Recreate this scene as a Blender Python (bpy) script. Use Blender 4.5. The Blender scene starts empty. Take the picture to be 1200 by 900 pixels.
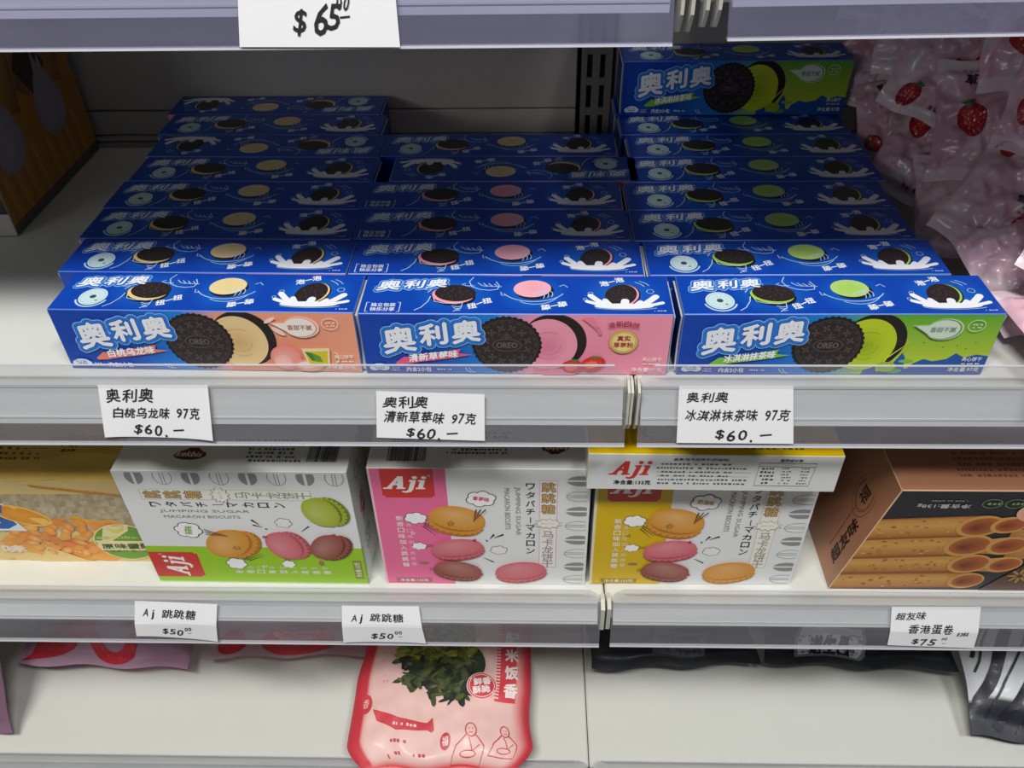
import bpy, math, random
from mathutils import Vector, Matrix, noise
from math import sin, cos, pi, radians as R

# ------------------------------------------------------------------ camera, light, exposure
SC = bpy.context.scene
COL = SC.collection
cam = bpy.data.cameras.new('camera')
cam_o = bpy.data.objects.new('camera', cam)
COL.objects.link(cam_o)
SC.camera = cam_o
cam.sensor_width = 36.0
cam.lens = 36.0 * 980.05 / 1200.0
cam.clip_start = 0.01
rt = Vector((0.99921733, 0.03421, -0.01988)).normalized()
PITCH, YAW, ROLL = 0.6972, -0.0342, -0.0199
cy, sy = cos(YAW), sin(YAW)
fw = Vector((sy * cos(PITCH), cy * cos(PITCH), -sin(PITCH)))
r0 = Vector((cy, -sy, 0)); u0 = r0.cross(fw)
rt = cos(ROLL) * r0 + sin(ROLL) * u0
up = -sin(ROLL) * r0 + cos(ROLL) * u0
M = Matrix((rt, up, -fw)).transposed().to_4x4()
M.translation = (0, 0, 0.2917)
cam_o.matrix_world = M

w = bpy.data.worlds.new('world'); SC.world = w; w.use_nodes = True
w.node_tree.nodes['Background'].inputs[0].default_value = (0.80, 0.84, 1.0, 1)
w.node_tree.nodes['Background'].inputs[1].default_value = 0.014

def area(name, loc, target, sx, sy_, power, col):
    l = bpy.data.lights.new(name, 'AREA'); l.shape = 'RECTANGLE'; l.size = sx; l.size_y = sy_
    l.energy = power; l.color = col
    o = bpy.data.objects.new(name, l); COL.objects.link(o)
    o.location = loc
    o.rotation_euler = (Vector(target) - Vector(loc)).to_track_quat('-Z', 'Y').to_euler()
    return o
area('ceiling_lamp', (-0.45, -0.62, 2.1), (0, 0.4, 0), 0.9, 0.16, 47, (1.0, 0.99, 0.96))
area('ceiling_lamp', (0.75, -0.70, 2.1), (0, 0.4, 0), 0.5, 0.16, 23, (0.97, 0.98, 1.0))
area('aisle_lamp', (-2.3, -2.3, 0.95), (-.1, .5, 0), 1.2, 0.5, 9, (1.0, 0.99, 0.97))
SC.view_settings.view_transform = 'Standard'
SC.view_settings.look = 'None'
SC.view_settings.gamma = 1
SC.view_settings.exposure = 0.0
SC.view_settings.use_curve_mapping = False

random.seed(7)
# ------------------------------------------------------------------ helpers
def lin(c):
    if isinstance(c, str):
        c = [int(c[i:i + 2], 16) / 255 for i in (0, 2, 4)]
    return tuple((x / 12.92 if x <= 0.04045 else ((x + 0.055) / 1.055) ** 2.4) for x in c) + (1.0,)
_lc = {}
def L(c):
    if isinstance(c, tuple): return c
    if c not in _lc: _lc[c] = lin(c)
    return _lc[c]
def mixc(a, b, t):
    a, b = L(a), L(b)
    return tuple(a[i] * (1 - t) + b[i] * t for i in range(4))

def material(name, color=None, rough=0.4, coat=0.0, metal=0.0, bump=0.0, bscale=200.0, attr=False, vary=0.0, spec=0.5):
    m = bpy.data.materials.new(name); m.use_nodes = True
    nt = m.node_tree; b = nt.nodes['Principled BSDF']
    b.inputs['Roughness'].default_value = rough
    b.inputs['Metallic'].default_value = metal
    b.inputs['Coat Weight'].default_value = coat
    b.inputs['Coat Roughness'].default_value = 0.15
    b.inputs['Specular IOR Level'].default_value = spec
    src = None
    if attr:
        a = nt.nodes.new('ShaderNodeAttribute'); a.attribute_name = 'print'; src = a.outputs['Color']
    elif color is not None:
        b.inputs['Base Color'].default_value = L(color)
    tc = nt.nodes.new('ShaderNodeTexCoord')
    nz = nt.nodes.new('ShaderNodeTexNoise'); nz.inputs['Scale'].default_value = bscale; nz.inputs['Detail'].default_value = 4
    nt.links.new(tc.outputs['Object'], nz.inputs['Vector'])
    if vary:
        mx = nt.nodes.new('ShaderNodeMix'); mx.data_type = 'RGBA'; mx.blend_type = 'MULTIPLY'
        mx.inputs[0].default_value = 1.0
        rm = nt.nodes.new('ShaderNodeMapRange'); rm.inputs['To Min'].default_value = 1 - vary; rm.inputs['To Max'].default_value = 1 + vary * 0.3
        nt.links.new(nz.outputs['Fac'], rm.inputs['Value'])
        cm = nt.nodes.new('ShaderNodeCombineColor')
        for i in range(3): nt.links.new(rm.outputs['Result'], cm.inputs[i])
        nt.links.new(cm.outputs[0], mx.inputs[7])
        if src is not None: nt.links.new(src, mx.inputs[6])
        else: mx.inputs[6].default_value = L(color)
        src = mx.outputs[2]
    if src is not None: nt.links.new(src, b.inputs['Base Color'])
    if bump:
        bp = nt.nodes.new('ShaderNodeBump'); bp.inputs['Strength'].default_value = bump; bp.inputs['Distance'].default_value = 0.002
        nt.links.new(nz.outputs['Fac'], bp.inputs['Height']); nt.links.new(bp.outputs['Normal'], b.inputs['Normal'])
    return m

M_CARD = material('printed_card', attr=True, rough=0.38, coat=0.12, bump=0.03, bscale=60)
M_PAPER = material('note_paper', attr=True, rough=0.85, bump=0.05, bscale=90)
M_FILM = material('glossy_film', attr=True, rough=0.28, coat=0.5, bump=0.55, bscale=45)
M_FILM2 = material('matt_film', attr=True, rough=0.5, coat=0.08, bump=0.35, bscale=35)
M_SHELF = material('white_enamel', 'd9dad2', rough=0.42, bump=0.02, bscale=30, vary=0.05)
M_WALL = material('grey_enamel_panel', 'cfcbc6', rough=0.55, vary=0.05, bscale=9)
M_RAIL = material('white_plastic_rail', 'dcdfdc', rough=0.35, vary=0.06, bscale=25)
M_BRKT = material('cream_steel', 'c9c9bd', rough=0.4)
M_POST = material('grey_steel', '8f8d86', rough=0.45)
M_DARK = material('dark_gap', '14130f', rough=0.8)
M_FLOOR = material('floor_tiles', '8d8a84', rough=0.5, vary=0.2, bscale=6)

def clear_material(tint=(0.96, 0.96, 0.97), body=(0.36, 0.36, 0.41), lo=.16, hi=.40):
    m = bpy.data.materials.new('clear_plastic'); m.use_nodes = True
    nt = m.node_tree; nt.nodes.clear()
    out = nt.nodes.new('ShaderNodeOutputMaterial')
    tr = nt.nodes.new('ShaderNodeBsdfTransparent'); tr.inputs[0].default_value = tint + (1,)
    df = nt.nodes.new('ShaderNodeBsdfDiffuse'); df.inputs[0].default_value = body + (1,)
    gl = nt.nodes.new('ShaderNodeBsdfGlossy'); gl.inputs[0].default_value = (1, 1, 1, 1); gl.inputs['Roughness'].default_value = 0.18
    tc = nt.nodes.new('ShaderNodeTexCoord'); nz = nt.nodes.new('ShaderNodeTexNoise')
    mp = nt.nodes.new('ShaderNodeMapping'); mp.inputs['Scale'].default_value = (8, 60, 60)
    nt.links.new(tc.outputs['Object'], mp.inputs[0]); nt.links.new(mp.outputs[0], nz.inputs['Vector'])
    nz.inputs['Scale'].default_value = 1.5; nz.inputs['Detail'].default_value = 6
    rm = nt.nodes.new('ShaderNodeMapRange'); rm.inputs['To Min'].default_value = lo; rm.inputs['To Max'].default_value = hi
    nt.links.new(nz.outputs['Fac'], rm.inputs['Value'])
    m1 = nt.nodes.new('ShaderNodeMixShader'); m2 = nt.nodes.new('ShaderNodeMixShader')
    nt.links.new(rm.outputs[0], m1.inputs[0]); nt.links.new(tr.outputs[0], m1.inputs[1]); nt.links.new(df.outputs[0], m1.inputs[2])
    fr = nt.nodes.new('ShaderNodeFresnel'); fr.inputs[0].default_value = 1.45
    ge = nt.nodes.new('ShaderNodeNewGeometry'); sb = nt.nodes.new('ShaderNodeMath'); sb.operation = 'SUBTRACT'; sb.inputs[0].default_value = 1
    mu = nt.nodes.new('ShaderNodeMath'); mu.operation = 'MULTIPLY'   # thin sheet: same gloss from either side
    nt.links.new(ge.outputs['Backfacing'], sb.inputs[1]); nt.links.new(sb.outputs[0], mu.inputs[0]); nt.links.new(fr.outputs[0], mu.inputs[1])
    nt.links.new(mu.outputs[0], m2.inputs[0]); nt.links.new(m1.outputs[0], m2.inputs[1]); nt.links.new(gl.outputs[0], m2.inputs[2])
    nt.links.new(m2.outputs[0], out.inputs[0])
    return m
M_CLEAR = clear_material()
M_CLEAR_VIOLET = clear_material((0.80, 0.79, 0.92), (0.24, 0.24, 0.36), .25, .5)

class MB:
    """collects faces with a printed colour per corner"""
    def __init__(s): s.v = []; s.f = []; s.c = []
    def face(s, pts, col):
        i = len(s.v); s.v += [tuple(p) for p in pts]; s.f.append(tuple(range(i, i + len(pts))))
        if isinstance(col, list):
            col = col + [col[-1]] * (len(pts) - len(col)); s.c += [L(c) for c in col[:len(pts)]]
        else: s.c += [L(col)] * len(pts)
    def mesh(s, name, mat, merge=False, smooth=False):
        me = bpy.data.meshes.new(name); me.from_pydata(s.v, [], s.f)
        at = me.color_attributes.new('print', 'FLOAT_COLOR', 'CORNER')
        at.data.foreach_set('color', [x for c in s.c for x in c])
        me.materials.append(mat)
        if merge:
            import bmesh
            bm = bmesh.new(); bm.from_mesh(me); bmesh.ops.remove_doubles(bm, verts=bm.verts, dist=1e-5); bm.to_mesh(me); bm.free()
        if smooth: me.polygons.foreach_set('use_smooth', [True] * len(me.polygons))
        me.update()
        return me

def link(name, me, parent=None, loc=None, rot=None):
    o = bpy.data.objects.new(name, me); COL.objects.link(o)
    if parent is not None: o.parent = parent
    if loc: o.location = loc
    if rot: o.rotation_euler = rot
    return o
def tag(o, label=None, cat=None, group=None, kind=None):
    if label: o['label'] = label
    if cat: o['category'] = cat
    if group: o['group'] = group
    if kind: o['kind'] = kind
    return o

# bevelled box with a colour per side; z up, x from 0..W, y 0..D, z 0..H
def box(mb, x0, y0, z0, x1, y1, z1, col, b=0.0004, edge=None, sides={}):
    import itertools
    C = {}
    for i, j, k in itertools.product((0, 1), repeat=3):
        X, Y, Z = (x0, x1)[i], (y0, y1)[j], (z0, z1)[k]
        dx, dy, dz = (b, -b)[i], (b, -b)[j], (b, -b)[k]
        C[i, j, k] = ((X, Y + dy, Z + dz), (X + dx, Y, Z + dz), (X + dx, Y + dy, Z))
    e = edge or col
    def q(keys, ax, name): mb.face([C[k][ax] for k in keys], sides.get(name, col))
    q([(0,0,0),(0,0,1),(0,1,1),(0,1,0)], 0, 'left'); q([(1,0,0),(1,1,0),(1,1,1),(1,0,1)], 0, 'right')
    q([(0,0,0),(1,0,0),(1,0,1),(0,0,1)], 1, 'front'); q([(0,1,0),(0,1,1),(1,1,1),(1,1,0)], 1, 'back')
    q([(0,0,0),(0,1,0),(1,1,0),(1,0,0)], 2, 'bottom'); q([(0,0,1),(1,0,1),(1,1,1),(0,1,1)], 2, 'top')
    for a in range(3):
        o1, o2 = [x for x in range(3) if x != a]
        for p in (0, 1):
            for r in (0, 1):
                k0 = [0, 0, 0]; k0[o1] = p; k0[o2] = r; k1 = list(k0); k1[a] = 1
                k0, k1 = tuple(k0), tuple(k1)
                mb.face([C[k0][o1], C[k1][o1], C[k1][o2], C[k0][o2]], e)
    for k in C: mb.face(C[k], e)

class Art:
    """flat print laid over a face: fr(u, v, h) -> point ; units are those of the face map"""
    def __init__(s, mb, fr, lim=None, eps=0.00005):
        s.mb = mb; s.fr = fr; s.lim = lim; s.eps = eps; s.k = 0
    def bump(s, h):
        s.k = (s.k + 1) % 24
        return h + s.k * .035
    def P(s, p, h):
        u, v = p
        if s.lim:
            u = min(max(u, s.lim[0]), s.lim[2]); v = min(max(v, s.lim[1]), s.lim[3])
        return s.fr(u, v, h * s.eps)
    def poly(s, pts, col, h=1): h = s.bump(h); s.mb.face([s.P(p, h) for p in pts], col)
    def rect(s, u0, v0, u1, v1, col, h=1):   # col may be 4 colours bl br tr tl
        s.poly([(u0, v0), (u1, v0), (u1, v1), (u0, v1)], col, h)
    def fan(s, c, pts, ci, co, h=1):
        n = len(pts); h = s.bump(h)
        for i in range(n):
            s.mb.face([s.P(c, h), s.P(pts[i], h), s.P(pts[(i + 1) % n], h)], [ci, co, co])
    def ell(s, cx, cy, rx, ry, col, h=1, rot=0, n=28, c2=None, a0=0, a1=360, off=(0, 0)):
        c, q = cos(R(rot)), sin(R(rot))
        m = n if a1 - a0 >= 360 else n + 1
        pts = []
        for i in range(m):
            a = R(a0 + (a1 - a0) * i / n); x, y = rx * cos(a), ry * sin(a)
            pts.append((cx + x * c - y * q, cy + x * q + y * c))
        if c2 is None: s.poly(pts, col, h)
        else: s.fan((cx + off[0], cy + off[1]), pts, col, c2, h)
        return pts
    def line(s, pts, wd, col, h=1, taper=False, closed=False):
        n = len(pts); Lp, Rp = [], []
        for i, p in enumerate(pts):
            if closed: a, b = pts[i - 1], pts[(i + 1) % n]
            else: a, b = pts[max(i - 1, 0)], pts[min(i + 1, n - 1)]
            dx, dy = b[0] - a[0], b[1] - a[1]; d = math.hypot(dx, dy) or 1
            ww = wd / 2
            if taper: ww *= (0.25 + 0.75 * i / (n - 1)) if taper == 1 else (1 - 0.85 * i / (n - 1))
            Lp.append((p[0] - dy / d * ww, p[1] + dx / d * ww)); Rp.append((p[0] + dy / d * ww, p[1] - dx / d * ww))
        h = s.bump(h)
        for i in range(n if closed else n - 1):
            j = (i + 1) % n
            s.mb.face([s.P(p, h) for p in (Rp[i], Rp[j], Lp[j], Lp[i])], col)
    def arc(s, cx, cy, rx, ry, a0, a1, wd, col, h=1, rot=0, n=14):
        c, q = cos(R(rot)), sin(R(rot)); pts = []
        for i in range(n + 1):
            a = R(a0 + (a1 - a0) * i / n); x, y = rx * cos(a), ry * sin(a)
            pts.append((cx + x * c - y * q, cy + x * q + y * c))
        s.line(pts, wd, col, h)
    def text(s, t, cx, cy, wd, ht, col, h=2, rot=0, shear=0, bold=0.0, outline=None, mirror=1, up=None):
        V, F = glyphs(t)
        x0 = min(v[0] for v in V); x1 = max(v[0] for v in V); y0 = min(v[1] for v in V); y1 = max(v[1] for v in V)
        c, q = cos(R(rot)), sin(R(rot))
        kx, ky = wd / (x1 - x0), ht / (y1 - y0)
        B = []
        for x, y in V:
            X = (x - (x0 + x1) / 2) * kx; Y = (y - (y0 + y1) / 2) * ky
            if up: Y += up * X * X / wd
            X += shear * Y
            B.append((X, Y))
        def put(dx, dy, cl, hh):
            hh = s.bump(hh)
            T = [s.P((cx + (X + dx) * c - (Y + dy) * q, cy + (X + dx) * q + (Y + dy) * c), hh) for X, Y in B]
            i = len(s.mb.v); s.mb.v += [tuple(p) for p in T]
            for f in F:
                s.mb.f.append(tuple(i + k for k in f)); s.mb.c += [L(cl)] * len(f)
        if outline:
            for (r, cl, n, hh) in outline:
                for k in range(n): put(r * cos(2 * pi * k / n), r * sin(2 * pi * k / n), cl, hh)
        put(0, 0, col, h)
        if bold:
            for dx, dy in ((bold, 0), (-bold, 0), (0, bold), (0, -bold)): put(dx, dy, col, h)
    def vtext(s, t, cx, top, size, step, col, h=2, bold=0.0, wf=1.0):
        for i, ch in enumerate(t):
            if ch in ' ': continue
            if ch == 'ー': s.rect(cx - size * .05, top - (i + .9) * step, cx + size * .06, top - (i + .2) * step, col, h); continue
            s.text(ch, cx, top - (i + .5) * step, size * wf, size, col, h, bold=bold)
    def marks(s, x0, y0, x1, y1, rows, col, h=2, seed=1, fill=0.62):   # rows of print too small to read
        rnd = random.Random(seed); dh = (y1 - y0) / rows
        for r in range(rows):
            x = x0 + rnd.random() * dh; y = y1 - (r + 0.5) * dh
            xe = x1 - rnd.random() * (x1 - x0) * .25
            while x < xe:
                wd = dh * (0.35 + rnd.random() * .5)
                s.rect(x, y - dh * fill / 2, min(x + wd * .8, x1), y + dh * fill / 2 * (.4 + .6 * rnd.random()), col, h)
                x += wd + dh * (.12 if rnd.random() < .8 else .7)

_gc = {}
def glyphs(t):
    if t in _gc: return _gc[t]
    cu = bpy.data.curves.new('writing', 'FONT'); cu.body = t; cu.size = 1; cu.resolution_u = 2
    o = bpy.data.objects.new('writing', cu); COL.objects.link(o)
    bpy.context.view_layer.update()
    dg = bpy.context.evaluated_depsgraph_get()
    me = o.evaluated_get(dg).to_mesh()
    V = [(v.co.x, v.co.y) for v in me.vertices]; F = [tuple(p.vertices) for p in me.polygons]
    o.evaluated_get(dg).to_mesh_clear()
    bpy.data.objects.remove(o); bpy.data.curves.remove(cu)
    if not V: V = [(0, 0), (1, 0), (1, 1)]; F = [(0, 1, 2)]
    _gc[t] = (V, F)
    return _gc[t]

# face maps (units of the art are millimetres, k scales them)
def front_map(x0, y0, z0, kx=0.001, kz=0.001): return lambda u, v, h: (x0 + u * kx, y0 - h, z0 + v * kz)
def top_map(x0, y0, z0, kx=0.001, ky=0.001): return lambda u, v, h: (x0 + u * kx, y0 + v * ky, z0 + h)

# ------------------------------------------------------------------ the setting
def wall_panels():
    root = bpy.data.objects.new('wall_back', None); COL.objects.link(root); root['kind'] = 'structure'
    root.location = (0, 0.664, -0.5)
    zs = [-0.55, -0.40, -0.205, -0.165, -0.125, -0.085, 0.0, 0.006, 0.027, 0.25, 0.5]
    for a, b in zip(zs, zs[1:]):
        for x0, x1 in ((-0.85, 0.034), (0.063, 0.8)):
            m = MB(); box(m, x0 + .0004, 0, a + .0006 + .5, x1 - .0004, 0.012, b - .0006 + .5, 'cfcbc6', b=0.0008)
            link('panel', m.mesh('panel', M_WALL), root)
    m = MB(); box(m, -0.85, 0.013, -.05, 0.8, 0.02, 1.0, '22201c'); link('backing', m.mesh('backing', M_DARK), root)
wall_panels()
m = MB(); box(m, -1.5, -1.5, -0.62, 1.5, 0.7, -0.60, '8d8a84')
link('floor', m.mesh('floor', M_FLOOR))['kind'] = 'structure'

def upright(x):
    root = bpy.data.objects.new('slotted_upright', None); COL.objects.link(root); root.location = (x, .6570, -0.6)
    tag(root, 'grey slotted steel upright on the back wall behind the carton columns', 'shelf upright')
    m = MB()
    # two rows of slots: web pieces between slots
    for c0, c1 in ((-.012, -.0075), (-.0035, .0025), (.0065, .012)):
        box(m, c0, 0, 0, c1, .003, 1.1, '8f8d86', b=.0003)
    for c0, c1 in ((-.0075, -.0035), (.0025, .0065)):
        z = 0
        while z < 1.08:
            box(m, c0, 0, z, c1, .003, z + .006, '8f8d86', b=.0002); z += .024
    link('slotted_face', m.mesh('slotted_face', M_POST), root)
    m = MB(); box(m, -.0115, .0035, 0, .0115, .0065, 1.1, '0a0a0a'); link('channel', m.mesh('channel', M_DARK), root)
upright(0.0485)

def shelf(s, x0, x1, where, cover0, cover1, yf=0.347, rail_drop=0.0205, tilt=0.0, cover=None, low=False, full=True):
    root = bpy.data.objects.new('shelf_board', None); COL.objects.link(root)
    root.location = (0, 0, s); root.rotation_euler = (0, tilt, 0)
    tag(root, where, 'shelf')
    d = yf - 0.347
    m = MB(); box(m, x0, yf + .001, -.022, x1, .655, -.0002, 'dedfd8', b=.0012); link('deck', m.mesh('deck', M_SHELF), root)
    # opaque price rail, leaning outwards at its foot
    def slab(name, pr, a, b, th, mat, corner=0):
        m = MB(); n = len(pr)
        for i in range(n - 1):
            (ya, za), (yb, zb) = pr[i], pr[i + 1]
            m.face([(a, ya, za), (a, yb, zb), (b, yb, zb), (b, ya, za)], 'e0e2e0')
            m.face([(b, ya + th, za), (b, yb + th, zb), (a, yb + th, zb), (a, ya + th, za)], 'e0e2e0')
            for xx in (a, b): m.face([(xx, ya, za), (xx, ya + th, za), (xx, yb + th, zb), (xx, yb, zb)], 'e0e2e0')
        for (yy, zz) in (pr[0], pr[-1]): m.face([(a, yy, zz), (b, yy, zz), (b, yy + th, zz), (a, yy + th, zz)], 'e0e2e0')
        return link(name, m.mesh(name, mat, merge=True), root)
    f = rail_drop
    top = (.3455 + d, .0012); foot = (.3375 + d, -f)
    slab('price_rail', [top, (.3440 + d, -.004), foot], cover0 + .0015, cover1 - .0015, .0014, M_RAIL)
    slab('rail_ridge', [(top[0] - .0008, .0014), (top[0] - .0010, -.0002)], cover0 + .0015, cover1 - .0015, .0008, M_RAIL)
    yy = top[0] + (foot[0] - top[0]) * .80; zz = .0012 + (-f - .0012) * .80
    slab('rail_groove', [(yy - .0006, zz), (yy - .0009, zz - .0009)], cover0 + .0015, cover1 - .0015, .0006, M_RAIL)
    # clear cover with rounded upper corners: riser + sloping face + bright lower lip
    m = MB(); prof = [(.3458 + d, .0145), (.3440 + d, .0018), (.3355 + d, -f), (.3318 + d, -.0305)]
    xs = [cover0, cover0 + .001, cover0 + .003, cover0 + .007, cover1 - .007, cover1 - .003, cover1 - .001, cover1]
    dz = [.009, .006, .0027, 0, 0, .0027, .006, .009]
    th = .0008
    for i in range(3):
        for k in range(7):
            def pt(j, kk, t=0):
                y, z = prof[j]
                if j == 0: z -= dz[kk]; 
                return (xs[kk], y + t, z)
            m.face([pt(i, k), pt(i + 1, k), pt(i + 1, k + 1), pt(i, k + 1)], 'ffffff')
    for kk in (0, 7):
        for i in range(3):
            a, b = prof[i], prof[i + 1]; za = a[1] - (dz[kk] if i == 0 else 0)
            m.face([(xs[kk], a[0], za), (xs[kk], a[0] + .0014, za), (xs[kk], b[0] + .0014, b[1]), (xs[kk], b[0], b[1])], 'ffffff')
    link('clear_cover', m.mesh('clear_cover', cover or M_CLEAR), root)
    slab('cover_lip', [(.3316 + d, -.0303), (.3312 + d, -.0311)], cover0, cover1, .0022, M_LIP)
    slab('cover_rim', [(.3457 + d, .0149), (.3456 + d, .0143)], cover0 + .007, cover1 - .007, .0009, M_LIP)
    return root
def lip_material():
    m = clear_material(); m.name = 'clear_plastic_edge'
    for n in m.node_tree.nodes:
        if n.type == 'MAP_RANGE': n.inputs['To Min'].default_value = .45; n.inputs['To Max'].default_value = .75
        if n.type == 'BSDF_DIFFUSE': n.inputs[0].default_value = (.75, .75, .8, 1)
    return m
M_LIP = lip_material()
def brackets(root, xs, s=0):
    for x in xs:
        m = MB()
        pts = [(.3395, .001), (.3465, .004), (.352, .003), (.352, -.032), (.345, -.030), (.3395, -.022)]
        a, b = x, x + .0014
        m.face([(a, y, z) for y, z in pts][::-1], 'cfcfc6'); m.face([(b, y, z) for y, z in pts], 'cfcfc6')
        for i in range(len(pts)):
            p, q = pts[i], pts[(i + 1) % len(pts)]
            m.face([(a, p[0], p[1]), (b, p[0], p[1]), (b, q[0], q[1]), (a, q[0], q[1])], 'e6e6de')
        link('end_bracket', m.mesh('end_bracket', M_BRKT), root)

s = shelf(0.2148, -.70, .0535, 'top shelf of the left bay, its price rail across the upper left edge', -.68, .0530, cover=M_CLEAR_VIOLET)
brackets(s, (.0560, .0600))
s = shelf(0.2160, .0640, .70, 'top shelf of the right bay, its price rail at the upper right edge', .0735, .68, tilt=R(-.45), cover=M_CLEAR_VIOLET)
brackets(s, (.0655, .0702))
s = shelf(0.0, -.70, .0535, 'white shelf of the left bay carrying the blue cartons', -.68, .0497)
brackets(s, (.0502, .0520))
s = shelf(0.0, .0552, .70, 'white shelf of the right bay carrying the blue cartons with green fronts', .0566, .68)
brackets(s, (.0556,))
s = shelf(-.1952, -.75, .0490, 'white shelf of the left bay carrying the green and pink macaron boxes', -.73, .0458, rail_drop=.0125)
brackets(s, (.0462, .0476))
s = shelf(-.1942, .0500, .75, 'white shelf of the right bay carrying the brown egg roll box', .0533, .73, rail_drop=.0140)
brackets(s, (.0505, .0517))
s = shelf(-.4000, -.75, .0462, 'bottom white shelf of the left bay under the pink seaweed bag', -.73, .0450, yf=.3290)
s = shelf(-.4000, .0470, .75, 'bottom white shelf of the right bay, mostly empty', .0485, .73, yf=.3290)

# ------------------------------------------------------------------ blue biscuit cartons
W, D, H = 165.0, 36.6, 40.4
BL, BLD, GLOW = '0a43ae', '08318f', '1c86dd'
FLV = {
 'peach': dict(cream='eccf98', cream2='d9b273', side='f0a383', side2='e58d6c', band='e98572', name='白桃乌龙味'),
 'berry': dict(cream='f29db4', cream2='dd7f9c', side='f59cb3', side2='ea86a2', band='ea5f8c', name='清新草莓味'),
 'matcha': dict(cream='c2d62a', cream2='9db81c', side='5fae35', side2='c5d935', band='86c440', name='冰淇淋抹茶味'),
}
TOPC = {'peach': 'e8cf8e', 'berry': 'f3a4b3', 'matcha': 'a5cf55'}
DK, DK2, DK3 = '221a1c', '2e2526', '4a4040'

def cookie(a, cx, cy, r, h, detail=True):
    n = 72
    pts = [(cx + r * (1 if i % 2 else .955) * cos(2 * pi * i / n), cy + r * (1 if i % 2 else .955) * sin(2 * pi * i / n)) for i in range(n)]
    a.poly(pts, DK, h)
    a.ell(cx, cy, r * .90, r * .90, DK2, h + 1, n=40)
    if not detail: return
    a.arc(cx, cy, r * .87, r * .87, 0, 360, r * .025, DK3, h + 2, n=36)
    for k in range(22):
        t = 360 / 22 * k; x, y = cx + r * .80 * cos(R(t)), cy + r * .80 * sin(R(t))
        a.line([(x - r * .06 * sin(R(t)), y + r * .06 * cos(R(t))), (x + r * .06 * sin(R(t)), y - r * .06 * cos(R(t)))], r * .045, DK3, h + 2)
    for k in range(12):
        t = R(30 * k + 15); x, y = cx + r * .60 * cos(t), cy + r * .60 * sin(t)
        for j in range(4):
            q = t + R(45 + 90 * j)
            a.ell(x + r * .072 * cos(q), y + r * .072 * sin(q), r * .062, r * .03, '544a49', h + 2, rot=math.degrees(q), n=8)
        t2 = R(30 * k); x, y = cx + r * .44 * cos(t2), cy + r * .42 * sin(t2)
        a.ell(x, y, r * .055, r * .022, DK3, h + 2, rot=math.degrees(t2), n=8)
    a.ell(cx, cy, r * .40, r * .215, DK2, h + 3, n=24)
    a.arc(cx, cy, r * .40, r * .215, 0, 360, r * .03, '5a5050', h + 4, n=26)
    a.line([(cx, cy + r * .21), (cx, cy + r * .42)], r * .03, '5a5050', h + 4)
    a.line([(cx - r * .1, cy + r * .36), (cx + r * .1, cy + r * .36)], r * .03, '5a5050', h + 4)
    a.line([(cx - r * .15, cy + r * .28), (cx + r * .15, cy + r * .28)], r * .03, '5a5050', h + 4)
    a.text('OREO', cx, cy, r * .58, r * .19, '6a5f5e', h + 5, bold=r * .008)

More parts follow.
